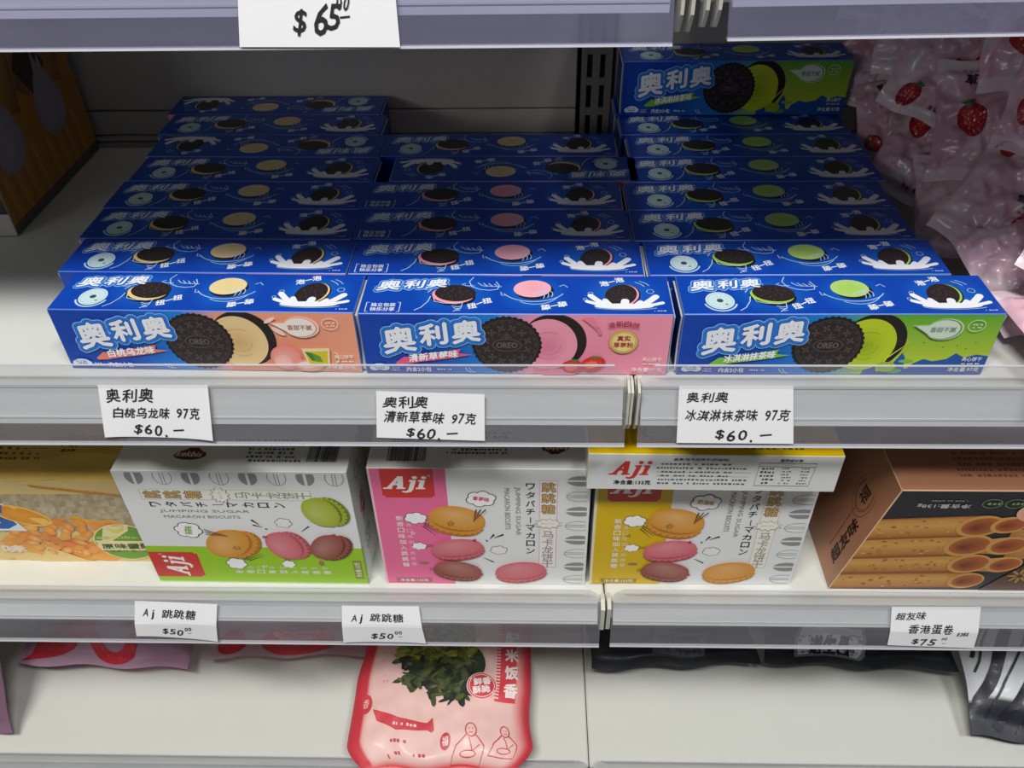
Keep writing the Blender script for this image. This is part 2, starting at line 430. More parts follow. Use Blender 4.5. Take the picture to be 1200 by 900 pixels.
def front_art(mb, f, fm):
    F = FLV[f]; a = Art(mb, fm, (0.5, 0.5, W - .5, H - .5))
    a.rect(.5, .5, 35, H - .5, [BL, BL, BL, BL], 1)
    a.rect(35, .5, 72, H - .5, [BL, GLOW, GLOW, BL], 1)
    if f == 'matcha':
        a.rect(72, .5, 105, H - .5, [GLOW, 'a9cc38', F['side'], GLOW], 1)
        a.rect(105, .5, W - .5, H - .5, ['cfdc3a', 'cfdc3a', F['side'], F['side']], 1)
        # blue field with drips at the foot
        top = [(100, .5), (101, 4), (107, 8), (112, 7), (116, 13), (119, 15), (121, 12), (122, 4.5), (124, 4.5), (126, 8), (131, 11), (136, 9.5), (143, 11), (147, 15), (152, 12), (158, 14), (164.5, 13)]
        for p, q in zip(top, top[1:]): a.poly([(p[0], .5), (q[0], .5), q, p], '1c57ab', 2)
        a.ell(117, 3, 4.5, 1.6, '4fae57', 3); a.ell(122, 9.6, 4, 1.2, '7cc04c', 3)
        for (x, y) in ((134, 24), (139, 19), (146, 20), (151, 18), (155, 22), (128, 22)): a.ell(x, y, .5, .5, '6a8f22', 2, n=8)
    else:
        a.rect(72, .5, 92, H - .5, [GLOW, F['side'], F['side'], GLOW], 1)
        a.rect(92, .5, W - .5, H - .5, [F['side2'], F['side'], F['side'], F['side']], 1)
    # open half with cream
    cx = 101 if f == 'matcha' else 103
    a.ell(cx, 22.5, 17.5, 18.2, DK, 4, n=44)
    a.ell(cx - 3.2, 20.5, 15.8, 17.0, F['cream'], 5, n=40, c2=F['cream'])
    a.ell(cx - 3.5, 20, 12, 12.4, F['cream2'], 6, n=30, c2=F['cream'])
    for k, rr in enumerate((3, 6.2, 9.5)):
        a.arc(cx - 2.5, 20, rr, rr * .95, 200 - 70 * k, 420 - 60 * k, .5, F['cream2'], 7)
    cookie(a, 78, 20.5, 19.0, 8)
    # lettering
    for (c1, r1, k, h) in (('9ccbf4', 3.1, 18, 14), ('2478d8', 2.65, 16, 15), ('0e46ac', 1.0, 10, 16)):
        for ch, x, y, sz in (('奥', 20.5, 24.0, 17), ('利', 39.0, 27.6, 14), ('奥', 56.5, 29.6, 14.5)):
            a.text(ch, x, y, sz * 1.03, sz * .95, c1, h, rot=9, shear=.12, outline=[(r1, c1, k, h), (r1 * .5, c1, 6, h)])
    for ch, x, y, sz in (('奥', 20.5, 24.0, 17), ('利', 39.0, 27.6, 14), ('奥', 56.5, 29.6, 14.5)):
        a.text(ch, x, y, sz * 1.03, sz * .95, 'f2f5fa', 18, rot=9, shear=.12, bold=.62)
    # flavour band, a brush stroke
    a.poly([(17, 8.3), (22, 12.6), (28, 12.4), (34, 14.2), (44, 16), (50, 17.4), (53, 18), (52, 15), (59, 14.2), (53, 12.8), (48, 11.8), (40, 10.4), (30, 9.0), (24, 7.6), (18, 7.2)], F['band'], 17)
    a.text(F['name'], 38, 13.2, 27, 5.0, 'ffffff', 19, rot=7, shear=.15, bold=.16)
    # badge bottom left and small print
    for x, y, rx, ry in ((8, 5.6, 4.2, 2.2), (5, 4.8, 2.6, 1.9), (10.5, 4.8, 2.8, 1.8)): a.ell(x, y, rx, ry, 'd8e6f2', 17)
    a.marks(4.2, 4, 11.5, 6.8, 2, '3a5fae', 18, seed=3)
    a.marks(14, 2.6, 20, 5.6, 2, 'a8c6ec', 18, seed=5)
    a.text('内含2小包', 29.5, 4.0, 13.5, 3.1, 'eef2fa', 18, bold=.07)
    a.marks(39, 3.1, 49, 5.0, 1, 'c6d6ee', 18, seed=8)
    a.arc(60, 6, 5, 4.5, 190, 250, .4, 'cfe2f7', 17); a.arc(62, 6, 5, 4.5, 190, 250, .4, 'cfe2f7', 17)
    # right hand side
    if f == 'berry':
        for i, ch in enumerate('清新自然'):
            x = 133 + 4.2 * i; a.text(ch, x, 34 + .25 * (1.5 - abs(i - 1.5)) * 4, 3.8, 3.8, 'b5304f', 18, rot=12 - 8 * i, bold=.06)
        a.ell(140, 23.2, 7.8, 7.8, 'c9a24b', 17, n=32); a.ell(140, 23.2, 7.0, 7.0, 'f4d98c', 18, n=32); a.arc(140, 23.2, 6.4, 6.4, 0, 360, .35, 'b98d34', 19, n=28)
        a.text('真实', 140, 25.6, 7.0, 3.4, 'a62a3c', 20, bold=.08); a.text('草莓粉', 140, 21.2, 10.4, 3.4, 'a62a3c', 20, bold=.08)
        for (x, y, rr, tl) in ((113.5, 6.2, 5.6, 0), (124.5, 8.2, 6.2, 20)):
            a.ell(x, y, rr * 1.1, rr * .82, 'e2452f', 19, rot=tl, c2='c92b2b', off=(-1, 1)); a.ell(x - 1, y - .5, rr * .55, rr * .4, 'f0745a', 20, rot=tl)
            for k in range(10): a.ell(x + rr * .8 * cos(k * 2.4) * (.35 + .06 * k), y + rr * .6 * sin(k * 2.4) * (.35 + .06 * k), .28, .2, 'f6c66a', 21, n=6)
            for k in range(5): a.line([(x + 1, y + rr * .75), (x + 1 + 3.2 * cos(R(20 + 35 * k)), y + rr * .75 + 1.8 * sin(R(20 + 35 * k)))], 1.1, '4c8f3a', 22, taper=2)
        a.ell(106, 1.5, 9, 3.2, 'ee8fae', 18)
        for k in range(3): a.line([(118 + 2 * k, 39), (123 + 2 * k, 34 - k), (126 + k, 30 - k)], 1.6, 'f0899f', 17, taper=2)
        a.ell(127.3, 29, .8, 1.3, 'e87f97', 17)
    else:
        white = 'f6efe6' if f == 'peach' else 'dbe6d6'; tc = 'b8705c' if f == 'peach' else '6c9a7a'
        pts = [(120, 33.5)]
        for k in range(19):
            t = R(155 - 310 * k / 18); pts.append((135 + 8.6 * cos(t), 31.2 + 6.0 * sin(t)))
        big = [(127.5 + (x - 127.5) * 1.12, 31.3 + (y - 31.3) * 1.16) for x, y in pts]
        a.poly(big, mixc(F['side'], 'ffffff', .55), 17); a.poly([(127.5 + (x - 127.5) * 1.06, 31.3 + (y - 31.3) * 1.08) for x, y in pts], F['side'], 18)
        a.poly(pts, white, 19)
        a.text('香甜不腻', 135, 31.0, 13.2, 3.3, tc, 20, bold=.08)
        a.arc(151.5, 33.5, 4.4, 3.6, 0, 360, .45, mixc(F['side'], 'ffffff', .6), 18, n=20)
        a.marks(148.6, 31.6, 154.6, 35.2, 2, mixc(F['side'], 'ffffff', .7), 18, seed=12)
        if f == 'peach':
            a.ell(123, 28.4, 4.2, 1.5, 'f6dccd', 18, rot=-38); a.ell(119.5, 35.5, 3.6, 1.1, 'f8e4d8', 18, rot=30)
            a.ell(124, 10.5, 8.6, 8.4, 'f3b6ac', 18, n=30, c2='ef8f84', off=(-2, -1)); a.ell(122, 8, 5, 4.6, 'f8cdb8', 19, c2='f3b6ac')
            a.ell(136, 5.4, 8.0, 4.4, 'f4bfae', 19, c2='ee9f86'); a.ell(135, 5.8, 5.0, 2.4, 'f9dcc4', 20)
            a.poly([(133.5, 17), (149, 17.5), (147.5, 5), (136, 4.2)], 'f4e0b8', 20); a.poly([(134.8, 15), (147.6, 15.6), (146.4, 6.2), (137, 5.6)], 'd9c62f', 21)
            a.poly([(135, 15), (139, 14), (142, 8), (138, 9)], '3f7d35', 22); a.poly([(139, 14), (143, 12), (144, 8), (140, 8.5)], '5d9b40', 22)
            a.arc(151, 11, 2.2, 3.6, -90, 90, .7, 'f4e0b8', 20)
        else:
            a.line([(112, 4), (117, 14), (122, 24)], 2.4, 'b8cf35', 9, taper=2); a.line([(108, 3), (111, 12), (120, 22)], 1.6, 'd7e250', 10, taper=2)
            a.ell(112, 6, 5.5, 3.5, 'a5bb2c', 11)
    wc = 'fdf3ea'
    a.text('夹心饼干', 156, 11.6, 10.5, 2.9, wc, 20, bold=.04)
    a.marks(151, 7.8, 161, 9.4, 1, wc, 20, seed=4)
    a.text('净含量:97克', 153.6, 4.6, 16.5, 2.9, wc, 20, bold=.04)

def splash(a, cx, cy, h):
    wv = 'eef1f6'
    a.ell(cx, cy - 6.3, 15.5, 2.5, wv, h, n=30)
    for (dx, ex, ey, w_) in ((-8, -17, 3.4, 3.4), (-8, -19, -2.0, 2.6), (-6, -9.5, -.8, 3.0), (8, 17.5, 2.6, 3.8), (10, 20.5, -3.2, 2.4), (5, 9, -2.2, 2.8), (0, 1.0, -1.6, 4.4)):
        p = [(cx + dx + (ex - dx) * t, cy - 6.3 + (ey + 6.3) * (t ** 1.3)) for t in (0, .25, .5, .75, 1)]
        a.line(p, w_, wv, h + 1); a.ell(p[2][0], p[2][1], w_ * .5, w_ * .5, wv, h + 1, n=12); a.ell(p[-1][0], p[-1][1], w_ * .5, w_ * .5, wv, h + 1, n=12)
    for x, y, r in ((-17, 5.5, 1.3), (15, 7.5, 1.9), (-20, 0, 1.0)):
        a.arc(cx + x, cy + y, r, r, 0, 360, .4, 'a9d0f2', h + 1, n=12)
    a.arc(cx + 1, cy - 7.0, 17, 2.6, 200, 340, .35, 'c3dcf4', h + 1)

def top_art(mb, f, tm, det=True):
    a = Art(mb, tm, (0.5, 0.5, W - .5, D - .5)); ln = 'b7d4f3'; wh = 'e8eef7'
    a.rect(.5, .5, W - .5, D - .5, BL, 1)
    c = TOPC[f]
    for cx, rx in ((50, 23), (92, 20), (140, 24)): a.ell(cx, 18, rx, 19, '1668c8', 2, n=32, c2=BL)
    # lettering
    for (c1, r1, k, h) in (('a6d0f5', 1.9, 12, 3), ('2478d8', 1.5, 10, 4), ('0e46ac', .7, 8, 5)):
        for ch, x, y, sz in (('奥', 13.5, 26.4, 12.5), ('利', 27, 27.4, 10.5), ('奥', 39.5, 28.4, 11)):
            a.text(ch, x, y, sz * 1.0, sz * .72, c1, h, rot=5, shear=.25, outline=[(r1, c1, k, h)])
    for ch, x, y, sz in (('奥', 13.5, 26.4, 12.5), ('利', 27, 27.4, 10.5), ('奥', 39.5, 28.4, 11)):
        a.text(ch, x, y, sz, sz * .72, 'edf2f8', 6, rot=5, shear=.25, bold=.3)
    if f == 'berry':
        a.text('独立包装', 12.6, 7.8, 13, 3.4, wh, 5, bold=.07); a.text('快乐分享', 12.6, 3.7, 13, 3.4, wh, 5, bold=.07)
        a.line([(5, 10), (3.6, 10), (3.6, 1.4), (5, 1.4)], .4, wh, 5); a.line([(20.2, 10), (21.6, 10), (21.6, 1.4), (20.2, 1.4)], .4, wh, 5)
    else:
        a.ell(20.5, 12, 7.6, 8.0, 'cfe6ea', 4, n=28); a.arc(20.5, 12, 6.4, 6.8, 0, 360, .5, 'a5cbd6', 5, n=24)
        a.ell(20.5, 12, 1.8, 1.7, '2e5660', 6, n=12); a.ell(23.5, 8.5, 1.0, .8, '7fb06a', 6, n=8)
        a.arc(20.5, 11.2, 8.6, 8.6, 195, 345, 1.0, 'b9dcec', 4)
        for k in range(14): a.line([(20.5 + 3 * cos(k * .45), 12 + 3 * sin(k * .45)), (20.5 + 5.6 * cos(k * .45), 12 + 5.8 * sin(k * .45))], .3, 'a9ccd6', 5)
    # twisted biscuit held by two hands
    a.ell(49.0, 15.6, 12.2, 8.4, DK, 4, rot=-6); a.ell(48.8, 17.2, 11.4, 8.0, c, 5, rot=-8, n=28); a.ell(50.0, 18.9, 11.2, 7.9, DK2, 6, rot=-6, n=30)
    for k in range(16):
        t = k * 2.4; q = .2 + .045 * k
        a.ell(50.2 + 11 * q * cos(t), 19.2 + 8 * q * sin(t), .8, .35, '51474a', 7, rot=math.degrees(t), n=6)
    a.line([(55, 28.5), (53, 27.2), (56, 25.8), (60, 26)], .55, ln, 7)
    a.line([(59, 34.5), (56.8, 30), (58.5, 25.2), (63, 22.5), (68, 21.6), (72.5, 22.5), (73.5, 26), (71.5, 30)], .55, ln, 7)
    for k in range(4): a.line([(61.5 + 3 * k, 29 - .4 * k), (64 + 3 * k, 26.2 - .5 * k), (67 + 2.6 * k, 25.4)], .5, ln, 7)
    a.line([(37, 15.8), (36, 11), (33, 5.5), (29.5, 2.6)], .55, ln, 7); a.line([(38.6, 14.5), (39.5, 11), (44, 9.4), (51, 8.8), (54.5, 9.6), (54, 5), (50, 1.6)], .55, ln, 7)
    for k in range(3): a.line([(49 + k, 6.8 - 1.8 * k), (52, 5.8 - 1.7 * k), (54, 6.4 - 1.7 * k)], .5, ln, 7)
    a.line([(33, 22), (35.5, 25.5)], .6, ln, 7); a.line([(35, 19.5), (37, 22.5)], .6, ln, 7)
    for (t3, cx, cy, rt_) in (('扭', 63.5, 9.2, 32), ('舔', 103, 7.2, 18), ('泡', 134.5, 30.2, 24)):
        q = R(rt_)
        for sgn in (-1, 1):
            a.text(t3, cx + sgn * 4.6 * cos(q), cy + sgn * 4.6 * sin(q), 4.6, 4.6, wh, 8, rot=rt_ * .5, bold=.2)
        a.line([(cx - 2.0 * cos(q), cy - 2.0 * sin(q)), (cx + 2.0 * cos(q), cy + 2.0 * sin(q))], .8, wh, 8)
    # biscuit with the filling showing
    a.ell(92.6, 21.5, 10.4, 8.4, DK, 5, rot=6); a.ell(91.4, 23.4, 10.2, 8.2, c, 6, n=30, rot=5, c2=mixc(c, 'ffffff', .12), off=(1, 1))
    a.arc(92, 24, 17.5, 13, 205, 335, .55, ln, 7); a.arc(93, 22.5, 14, 14, 235, 330, .45, ln, 7)
    for k in range(3): a.arc(99 - 2.2 * k, 17.4 - .8 * k, 3.2, 4.2, -10, 170, .45, ln, 7, rot=-20)
    a.line([(74.5, 20), (75, 16.8), (77.5, 17)], .5, ln, 7); a.line([(106, 25.5), (108.5, 27.2), (110.5, 24.6)], .5, ln, 7)
    # biscuit dropped in milk
    a.ell(140.2, 17.2, 8.6, 10.8, DK, 4, rot=-25, n=28); a.ell(139.6, 17.3, 8.4, 10.6, c, 5, rot=-25, n=28); a.ell(138.7, 17.6, 8.2, 10.4, DK2, 6, rot=-25, n=28)
    for k in range(14):
        t = k * 2.4; q = .2 + .05 * k
        a.ell(139 + 7.6 * q * cos(t), 17.6 + 9.4 * q * sin(t), .7, .35, '51474a', 7, rot=math.degrees(t), n=6)
    splash(a, 139.5, 13.2, 8)
    a.line([(147, 30), (150, 28), (152, 25.5)], .45, ln, 7); a.line([(149.5, 31), (152.5, 29), (154.5, 26.5)], .45, ln, 7)
    a.marks(153.5, 2.2, 162.5, 3.8, 1, 'b9cdf0', 5, seed=2)

CART = {}
def carton_mesh(f, front=True):
    k = (f, front)
    if k in CART: return CART[k]
    mb = MB(); fl = FLV[f]
    # carton with origin at the centre of its foot's front edge
    frontc = BL
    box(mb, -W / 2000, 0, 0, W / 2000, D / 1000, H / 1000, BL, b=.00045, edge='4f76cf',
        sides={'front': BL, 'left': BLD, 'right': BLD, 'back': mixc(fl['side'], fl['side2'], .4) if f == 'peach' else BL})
    front_art(mb, f, front_map(-W / 2000, 0, 0)) if front else None
    if not front:   # only the upper edge of the front face can be seen
        a = Art(mb, front_map(-W / 2000, 0, 0), (.5, .5, W - .5, H - .5))
        a.rect(92, .5, W - .5, H - .5, [fl['side2'], fl['side2'], fl['side'], fl['side']], 1)
        a.rect(72, .5, 92, H - .5, [BL, fl['side2'], fl['side'], BL], 1)
    top_art(mb, f, top_map(-W / 2000, 0, H / 1000))
    CART[k] = mb.mesh('biscuit_carton', M_CARD)
    return CART[k]
def flap_mesh(sgn):
    mb = MB(); n = 8; pts = []
    # tuck flap with bowed edges on the carton's end, its cut edge showing pale board
    for i in range(n + 1):
        t = i / n; pts.append((.0012 + .0022 * sin(pi * t), .002 + (H / 1000 - .0045) * t))
    for i in range(n + 1):
        t = 1 - i / n; pts.append((D / 1000 - .0012 - .0022 * sin(pi * t), .002 + (H / 1000 - .0045) * t))
    x0, x1 = sgn * (W / 2000 + .0001), sgn * (W / 2000 + .0010)
    mb.face([(x1, y, z) for y, z in (pts if sgn < 0 else pts[::-1])], '0a3796')
    for i in range(len(pts)):
        p, q = pts[i], pts[(i + 1) % len(pts)]
        mb.face([(x0, p[0], p[1]), (x1, p[0], p[1]), (x1, q[0], q[1]), (x0, q[0], q[1])], 'cfd3cf')
    return mb.mesh('end_flap', M_CARD)
FLAPS = {s_: flap_mesh(s_) for s_ in (-1, 1)}
ORD = ['front', 'second from the front', 'third from the front', 'fourth from the front', 'fifth from the front', 'sixth from the front', 'seventh from the front', 'rearmost']
def carton(f, cx, y, z, rot, label, front=True, flip=False, pitch=0):
    o = link('biscuit_carton', carton_mesh(f, front))
    a = R(rot)
    if flip:   # turned round: same place, back to front
        o.location = (cx - sin(a) * D / 1000, y + cos(a) * D / 1000, z); o.rotation_euler = (0, 0, a + pi)
    else:
        o.location = (cx, y, z); o.rotation_euler = (pitch, 0, a)
    tag(o, label, 'carton', 'blue biscuit cartons in three columns')
    for s_ in (-1, 1): link('end_flap', FLAPS[s_], o)
    return o

col1 = [(-.1771, -1.2), (-.1876, -1.0), (-.1914, -.8), (-.1922, -.9), (-.1899, -1.0), (-.1912, -1.1), (-.1960, -1.0), (-.2014, -.7)]
for i, (x, r_) in enumerate(col1):
    carton('peach', x, .3594 + .0376 * i, 0, r_, 'blue carton with peach front, %s of the left column' % ORD[i], front=(i < 2), flip=(i in (5, 7)))
col2 = [(-.0100, -.4), (-.0217, -.7), (-.0258, -.8), (-.0276, -.7), (-.0138, -.5), (-.0254, -.3)]
for i, (x, r_) in enumerate(col2):
    f = 'berry' if i < 4 else 'peach'
    lab = 'blue carton with %s, %s of the middle column' % ('pink strawberry front' if i < 4 else 'yellow cream biscuit on top', ORD[i] if i < 5 else 'rearmost')
    carton(f, x, .3565 + .0380 * i, 0, r_, lab, front=(i < 2), flip=(i == 4))
col3 = [(.1600, .1), (.1461, .3), (.1410, .5), (.1409, .4), (.1454, .3), (.1484, .1), (.1456, 0), (.1440, -.1)]
for i, (x, r_) in enumerate(col3):
    carton('matcha', x, .3565 + .0374 * i, 0, r_, 'blue carton with green matcha front, %s of the right column' % ORD[i], front=(i < 2))
carton('matcha', .1470, .6130, .0412, 0, 'blue carton lying on top of the rear of the right column')

# ------------------------------------------------------------------ macaron boxes
def macaron(a, cx, cy, rx, ry, rot, c1, c2, c3, h):
    c, q = cos(R(rot)), sin(R(rot))
    def o(x, y): return (cx + x * c - y * q, cy + x * q + y * c)
    p = o(0, -ry * .34); a.ell(p[0], p[1], rx * .95, ry * .62, c2, h, rot=rot, c2=c3, off=(0, ry * .15))
    p = o(0, -ry * .20); a.ell(p[0], p[1], rx * .97, ry * .62, mixc(c1, c3, .35), h + 1, rot=rot)
    for k in range(22):
        t = R(186 + 8 * k); p = o(rx * .965 * cos(t), -ry * .20 + ry * .61 * sin(t)); a.ell(p[0], p[1], 1.0, .55, c1 if k % 2 else c3, h + 1.5, n=7)
    p = o(0, -ry * .05); a.ell(p[0], p[1], rx * .90, ry * .60, c3, h + 2, rot=rot)
    p = o(0, ry * .10); a.ell(p[0], p[1], rx * .98, ry * .62, mixc(c1, c2, .5), h + 3, rot=rot)
    for k in range(26):
        t = R(184 + 6.7 * k); p = o(rx * .975 * cos(t), ry * .09 + ry * .61 * sin(t)); a.ell(p[0], p[1], .9, .5, mixc(c1, c3, .5 if k % 2 else 0), h + 3.6, n=6)
    p = o(0, ry * .22); a.ell(p[0], p[1], rx * .95, ry * .66, mixc(c1, 'ffffff', .12), h + 4, rot=rot, c2=mixc(c1, c2, .45), off=(-rx * .1, ry * .2))
def cloud(a, cx, cy, r, h, fill='fbfbfb'):
    for cc, g, hh in (('23211f', 1.0, h), (fill, .86, h + 1)):
        for k in range(6):
            t = 2 * pi * k / 6 + .3
            a.ell(cx + r * .62 * cos(t), cy + r * .42 * sin(t), r * .48 * g, r * .42 * g, cc, hh, n=14)
        a.ell(cx, cy, r * .7, r * .5, cc, hh, n=14)
def star(a, cx, cy, r, col, h, wd=.5, fill=False):
    p = [(cx + (r if k % 2 == 0 else r * .45) * cos(pi / 2 + k * pi / 5), cy + (r if k % 2 == 0 else r * .45) * sin(pi / 2 + k * pi / 5)) for k in range(10)]
    if fill: a.poly(p, col, h)
    else: a.line(p, wd, col, h, closed=True)
MAC = {'orange': ('e3a23c', 'cf8a2c', 'b9721f'), 'pink': ('dd7680', 'd0626e', 'b44b58'), 'brown': ('a65a4c', '8f463d', '6d322c'), 'green': ('b3c136', '9aa828', '6f7a1a')}
def aji(a, cx, cy, wd, ht, col, h, rot=0):
    sk = lambda pts: [(cx + x * wd + y * ht * .30, cy + y * ht) for x, y in pts]
    P_ = lambda pts: a.poly(sk(pts), col, h)
    P_([(-.46, -.42), (-.34, -.42), (-.17, .50), (-.26, .50)])            # A
    P_([(-.27, .50), (-.13, .50), (-.03, -.42), (-.17, -.42)])
    P_([(-.34, -.14), (-.08, -.14), (-.08, .0), (-.32, .0)])
    P_([(-.52, -.42), (-.30, -.42), (-.30, -.32), (-.52, -.32)]); P_([(-.20, -.42), (.02, -.42), (.02, -.32), (-.20, -.32)])
    P_([(.10, .22), (.22, .22), (.22, -.42), (.19, -.62), (.08, -.70), (-.04, -.64), (-.03, -.54), (.05, -.58), (.10, -.48)]); P_([(.05, .13), (.22, .13), (.22, .24), (.05, .24)])
    P_([(.32, .22), (.44, .22), (.44, -.42), (.32, -.42)]); P_([(.27, .13), (.44, .13), (.44, .24), (.27, .24)]); P_([(.27, -.42), (.50, -.42), (.50, -.32), (.27, -.32)])
    for x in (.16, .38): p = sk([(x, .42)])[0]; a.ell(p[0], p[1], wd * .065, ht * .11, col, h, n=12)
def macaron_art(mb, fm, w_, h_, base, acc, single, flavour, accname, lim):
    a = Art(mb, fm, lim); X = lambda s: s * w_; Y = lambda t: (1 - t) * h_
    a.rect(0, 0, w_, h_, 'e9eaea', 1)
    a.rect(0, 0, X(.35), h_, base, 2); a.rect(X(.0), 0, X(.012), h_, mixc(base, 'ffffff', .45), 3)
    a.rect(X(.055), Y(.215), X(.295), Y(0), 'd23430', 3); a.rect(X(.068), Y(.23), X(.282), Y(.2), 'd23430', 3)
    aji(a, X(.17), Y(.115), 26, 12.5, 'fbf4ee', 5); a.arc(X(.275), Y(.055), .8, .8, 0, 360, .25, 'fbf4ee', 5, n=10)
    cloud(a, X(.192), Y(.40), 7.2, 4); cloud(a, X(.192), Y(.645), 4.8, 4)
    for dx, dy in ((4, -3), (6, -1.5), (7.5, 0)): a.line([(X(.21) + dx * .4, Y(.44) + dy), (X(.21) + dx + 5.5, Y(.44) + dy - 9.5)], .9, '23211f', 4, taper=2)
    for dx, dy in ((0, 1), (0, -1)): a.line([(X(.225), Y(.645) + dy), (X(.225) + 8, Y(.645) + dy * .2 + 1)], .6, '23211f', 4, taper=2)
    cloud(a, X(.503), Y(.235), 9.2, 6); a.text(flavour, X(.503), Y(.235), 10.5, 4.0, accname, 9, rot=-8, bold=.12)
    macaron(a, X(.383), Y(.415), 19.0, 16, -14, *MAC['orange'], 10)
    macaron(a, X(.377), Y(.665), 18.2, 12.5, 8, *MAC['pink'], 16)
    macaron(a, X(.369), Y(.862), 16.8, 12, -12, *MAC['brown'], 22)
    macaron(a, X(.68), Y(.872), 18.0, 12.8, 9, *MAC[single], 16)
    for dx in (-3, 0, 3.2): a.line([(X(.50) + dx, Y(.31)), (X(.463), Y(.41))], .9, '23211f', 28, taper=2)
    star(a, X(.355), Y(.43), 2.6, '7c5a1e', 28); star(a, X(.462), Y(.575), 2.0, 'b0305a', 28, fill=True); star(a, X(.485), Y(.89), 1.8, 'b0305a', 28, fill=True)
    star(a, X(.24), Y(.86), 1.9, '6a4d22', 4); star(a, X(.17), Y(.53), 1.6, 'f5f2ee' if base != 'd9b400' else '6a4d22', 4)
    a.line([(X(.535), Y(.575)), (X(.555), Y(.535))], 1.6, '23211f', 5, taper=1); a.line([(X(.555), Y(.565)), (X(.60), Y(.535))], 1.6, '23211f', 5, taper=1)
    a.ell(X(.52), Y(.59), .9, .9, '777777', 5, n=10)
    cloud(a, X(.575), Y(.675), 5.6, 4, 'eeeeee'); a.line([(X(.50), Y(.745)), (X(.548), Y(.785))], 1.1, '23211f', 5, taper=1)
    def rtext(t, sx, t0, t1, ht, col): # text turned a quarter, reading downwards
        b = Art(mb, lambda u, v, h: fm(X(sx) + v, Y((t0 + t1) / 2) - u, h)); b.text(t, 0, 0, (t1 - t0) * h_, ht, col, 4, bold=.06)
    rtext('MACARON BISCUITS', .622, .15, .49, 3.4, '8d8f90'); rtext('JUMPING SUGAR', .668, .14, .54, 3.9, '8d8f90')
    a.vtext('ワタパチーマカロン', X(.728), Y(.10), 5.6, h_ * .068, '2a2a2a', 4, bold=.12)
    a.rect(X(.768), Y(.83), X(.852), Y(.085), mixc(acc, 'ffffff', .15), 3); a.rect(X(.772), Y(.825), X(.848), Y(.09), 'f1f0ec', 4)
    a.vtext('跳跳糖', X(.81), Y(.095), 8.8, h_ * .088, '7d5a2b', 6, bold=.42)
    a.vtext('跳跳糖', X(.81), Y(.095), 8.4, h_ * .088, 'd9b77a', 7, bold=.02)
    bp = [(X(.81) + (9.6 if k % 2 else 6.8) * cos(k * pi / 11), Y(.435) + (5.2 if k % 2 else 3.6) * sin(k * pi / 11)) for k in range(22)]
    a.poly(bp, 'f6f2e6', 8); a.line(bp, .4, '6c5a40', 9, closed=True); a.text('キャンディ', X(.81), Y(.435), 8.5, 1.8, 'a0764a', 9)
    a.vtext('马卡龙饼干', X(.81), Y(.50), 7.4, h_ * .066, mixc('8a8c8c', acc, .25), 6, bold=.1)
    for k in range(8):
        t = .09 + .122 * k; cx, cy = X(.955), Y(t)
        pts = [(cx + 9.0 * cos(R(q)), cy + 4.6 * sin(R(q))) for q in range(60, 301, 15)] 
        if k % 2 == 0: a.poly(pts, '8e9092', 3); a.rect(cx - 8.9, cy - .5, cx + 4.4, cy + .9, 'ececec', 4)
        else: a.line(pts, .35, '7d7f80', 3); a.line([(cx - 8.9, cy + .9), (cx + 4.4, cy + .9)], .35, '7d7f80', 3); a.line([(cx - 8.9, cy - .7), (cx + 4.4, cy - .7)], .35, '7d7f80', 3)
    a.vtext('新奇口味加入跳跳糖', X(.115), Y(.375), 4.4, h_ * .052, 'f3eee6', 4, bold=.08)
    a.vtext('新奇口味加入跳跳糖', X(.155), Y(.385), 3.6, h_ * .050, mixc(base, 'ffffff', .55), 4)
    a.ell(X(.205), Y(.80), 3.6, 1.5, '9a7a4a', 4, n=16)
    a.rect(X(.055), Y(.985), X(.235), Y(.945), mixc(base, '7a6040', .6), 4)
    a.text('净含量:133克', X(.145), Y(.965), 20, 3.0, 'f2e8d8', 5, bold=.05)
def barcode(a, x0, y0, x1, y1, h):
    rnd = random.Random(5); x = x0
    while x < x1:
        w_ = rnd.choice((.25, .4, .6, .8)); a.rect(x, y0, min(x + w_, x1), y1, '23201f', h); x += w_ + rnd.choice((.25, .4, .6))
def emblem(a, cx, cy, h, s=1.0, rot=0):
    p = [(-11, -2), (-9, 2), (-5, 3.5), (-2, 6), (4, 6.5), (7, 3.5), (11, 1.5), (11.5, -1.5), (8, -4.2), (2, -5.6), (-5, -5.2), (-9, -4)]
    c, q = cos(R(rot)), sin(R(rot)); f = lambda x, y, g: (cx + (x * c - y * q) * s * g, cy + (x * q + y * c) * s * g)
    a.poly([f(x, y, 1) for x, y in p], '8b5a4a', h); a.poly([f(x, y, .93) for x, y in p], '5d1c1e', h + 1)
    a.text('kekbis', cx, cy, 17 * s, 5.0 * s, 'e8d9cc', h + 3, rot=rot, shear=.2, bold=.15)

def mac_box(name, w_, h_, d_, base, edge, artf, topf, loc, rot, label, rotx=0, sidef=None, endf=None):
    mb = MB()
    box(mb, 0, 0, 0, w_ / 1000, d_ / 1000, h_ / 1000, 'dcdcd8', b=.0005, edge=edge)
    artf(mb, front_map(0, 0, 0)); topf(mb, top_map(0, 0, h_ / 1000))
    if endf: endf(mb)
    o = link(name, mb.mesh(name, M_CARD), None, loc, rot); tag(o, label, 'box')
    return o
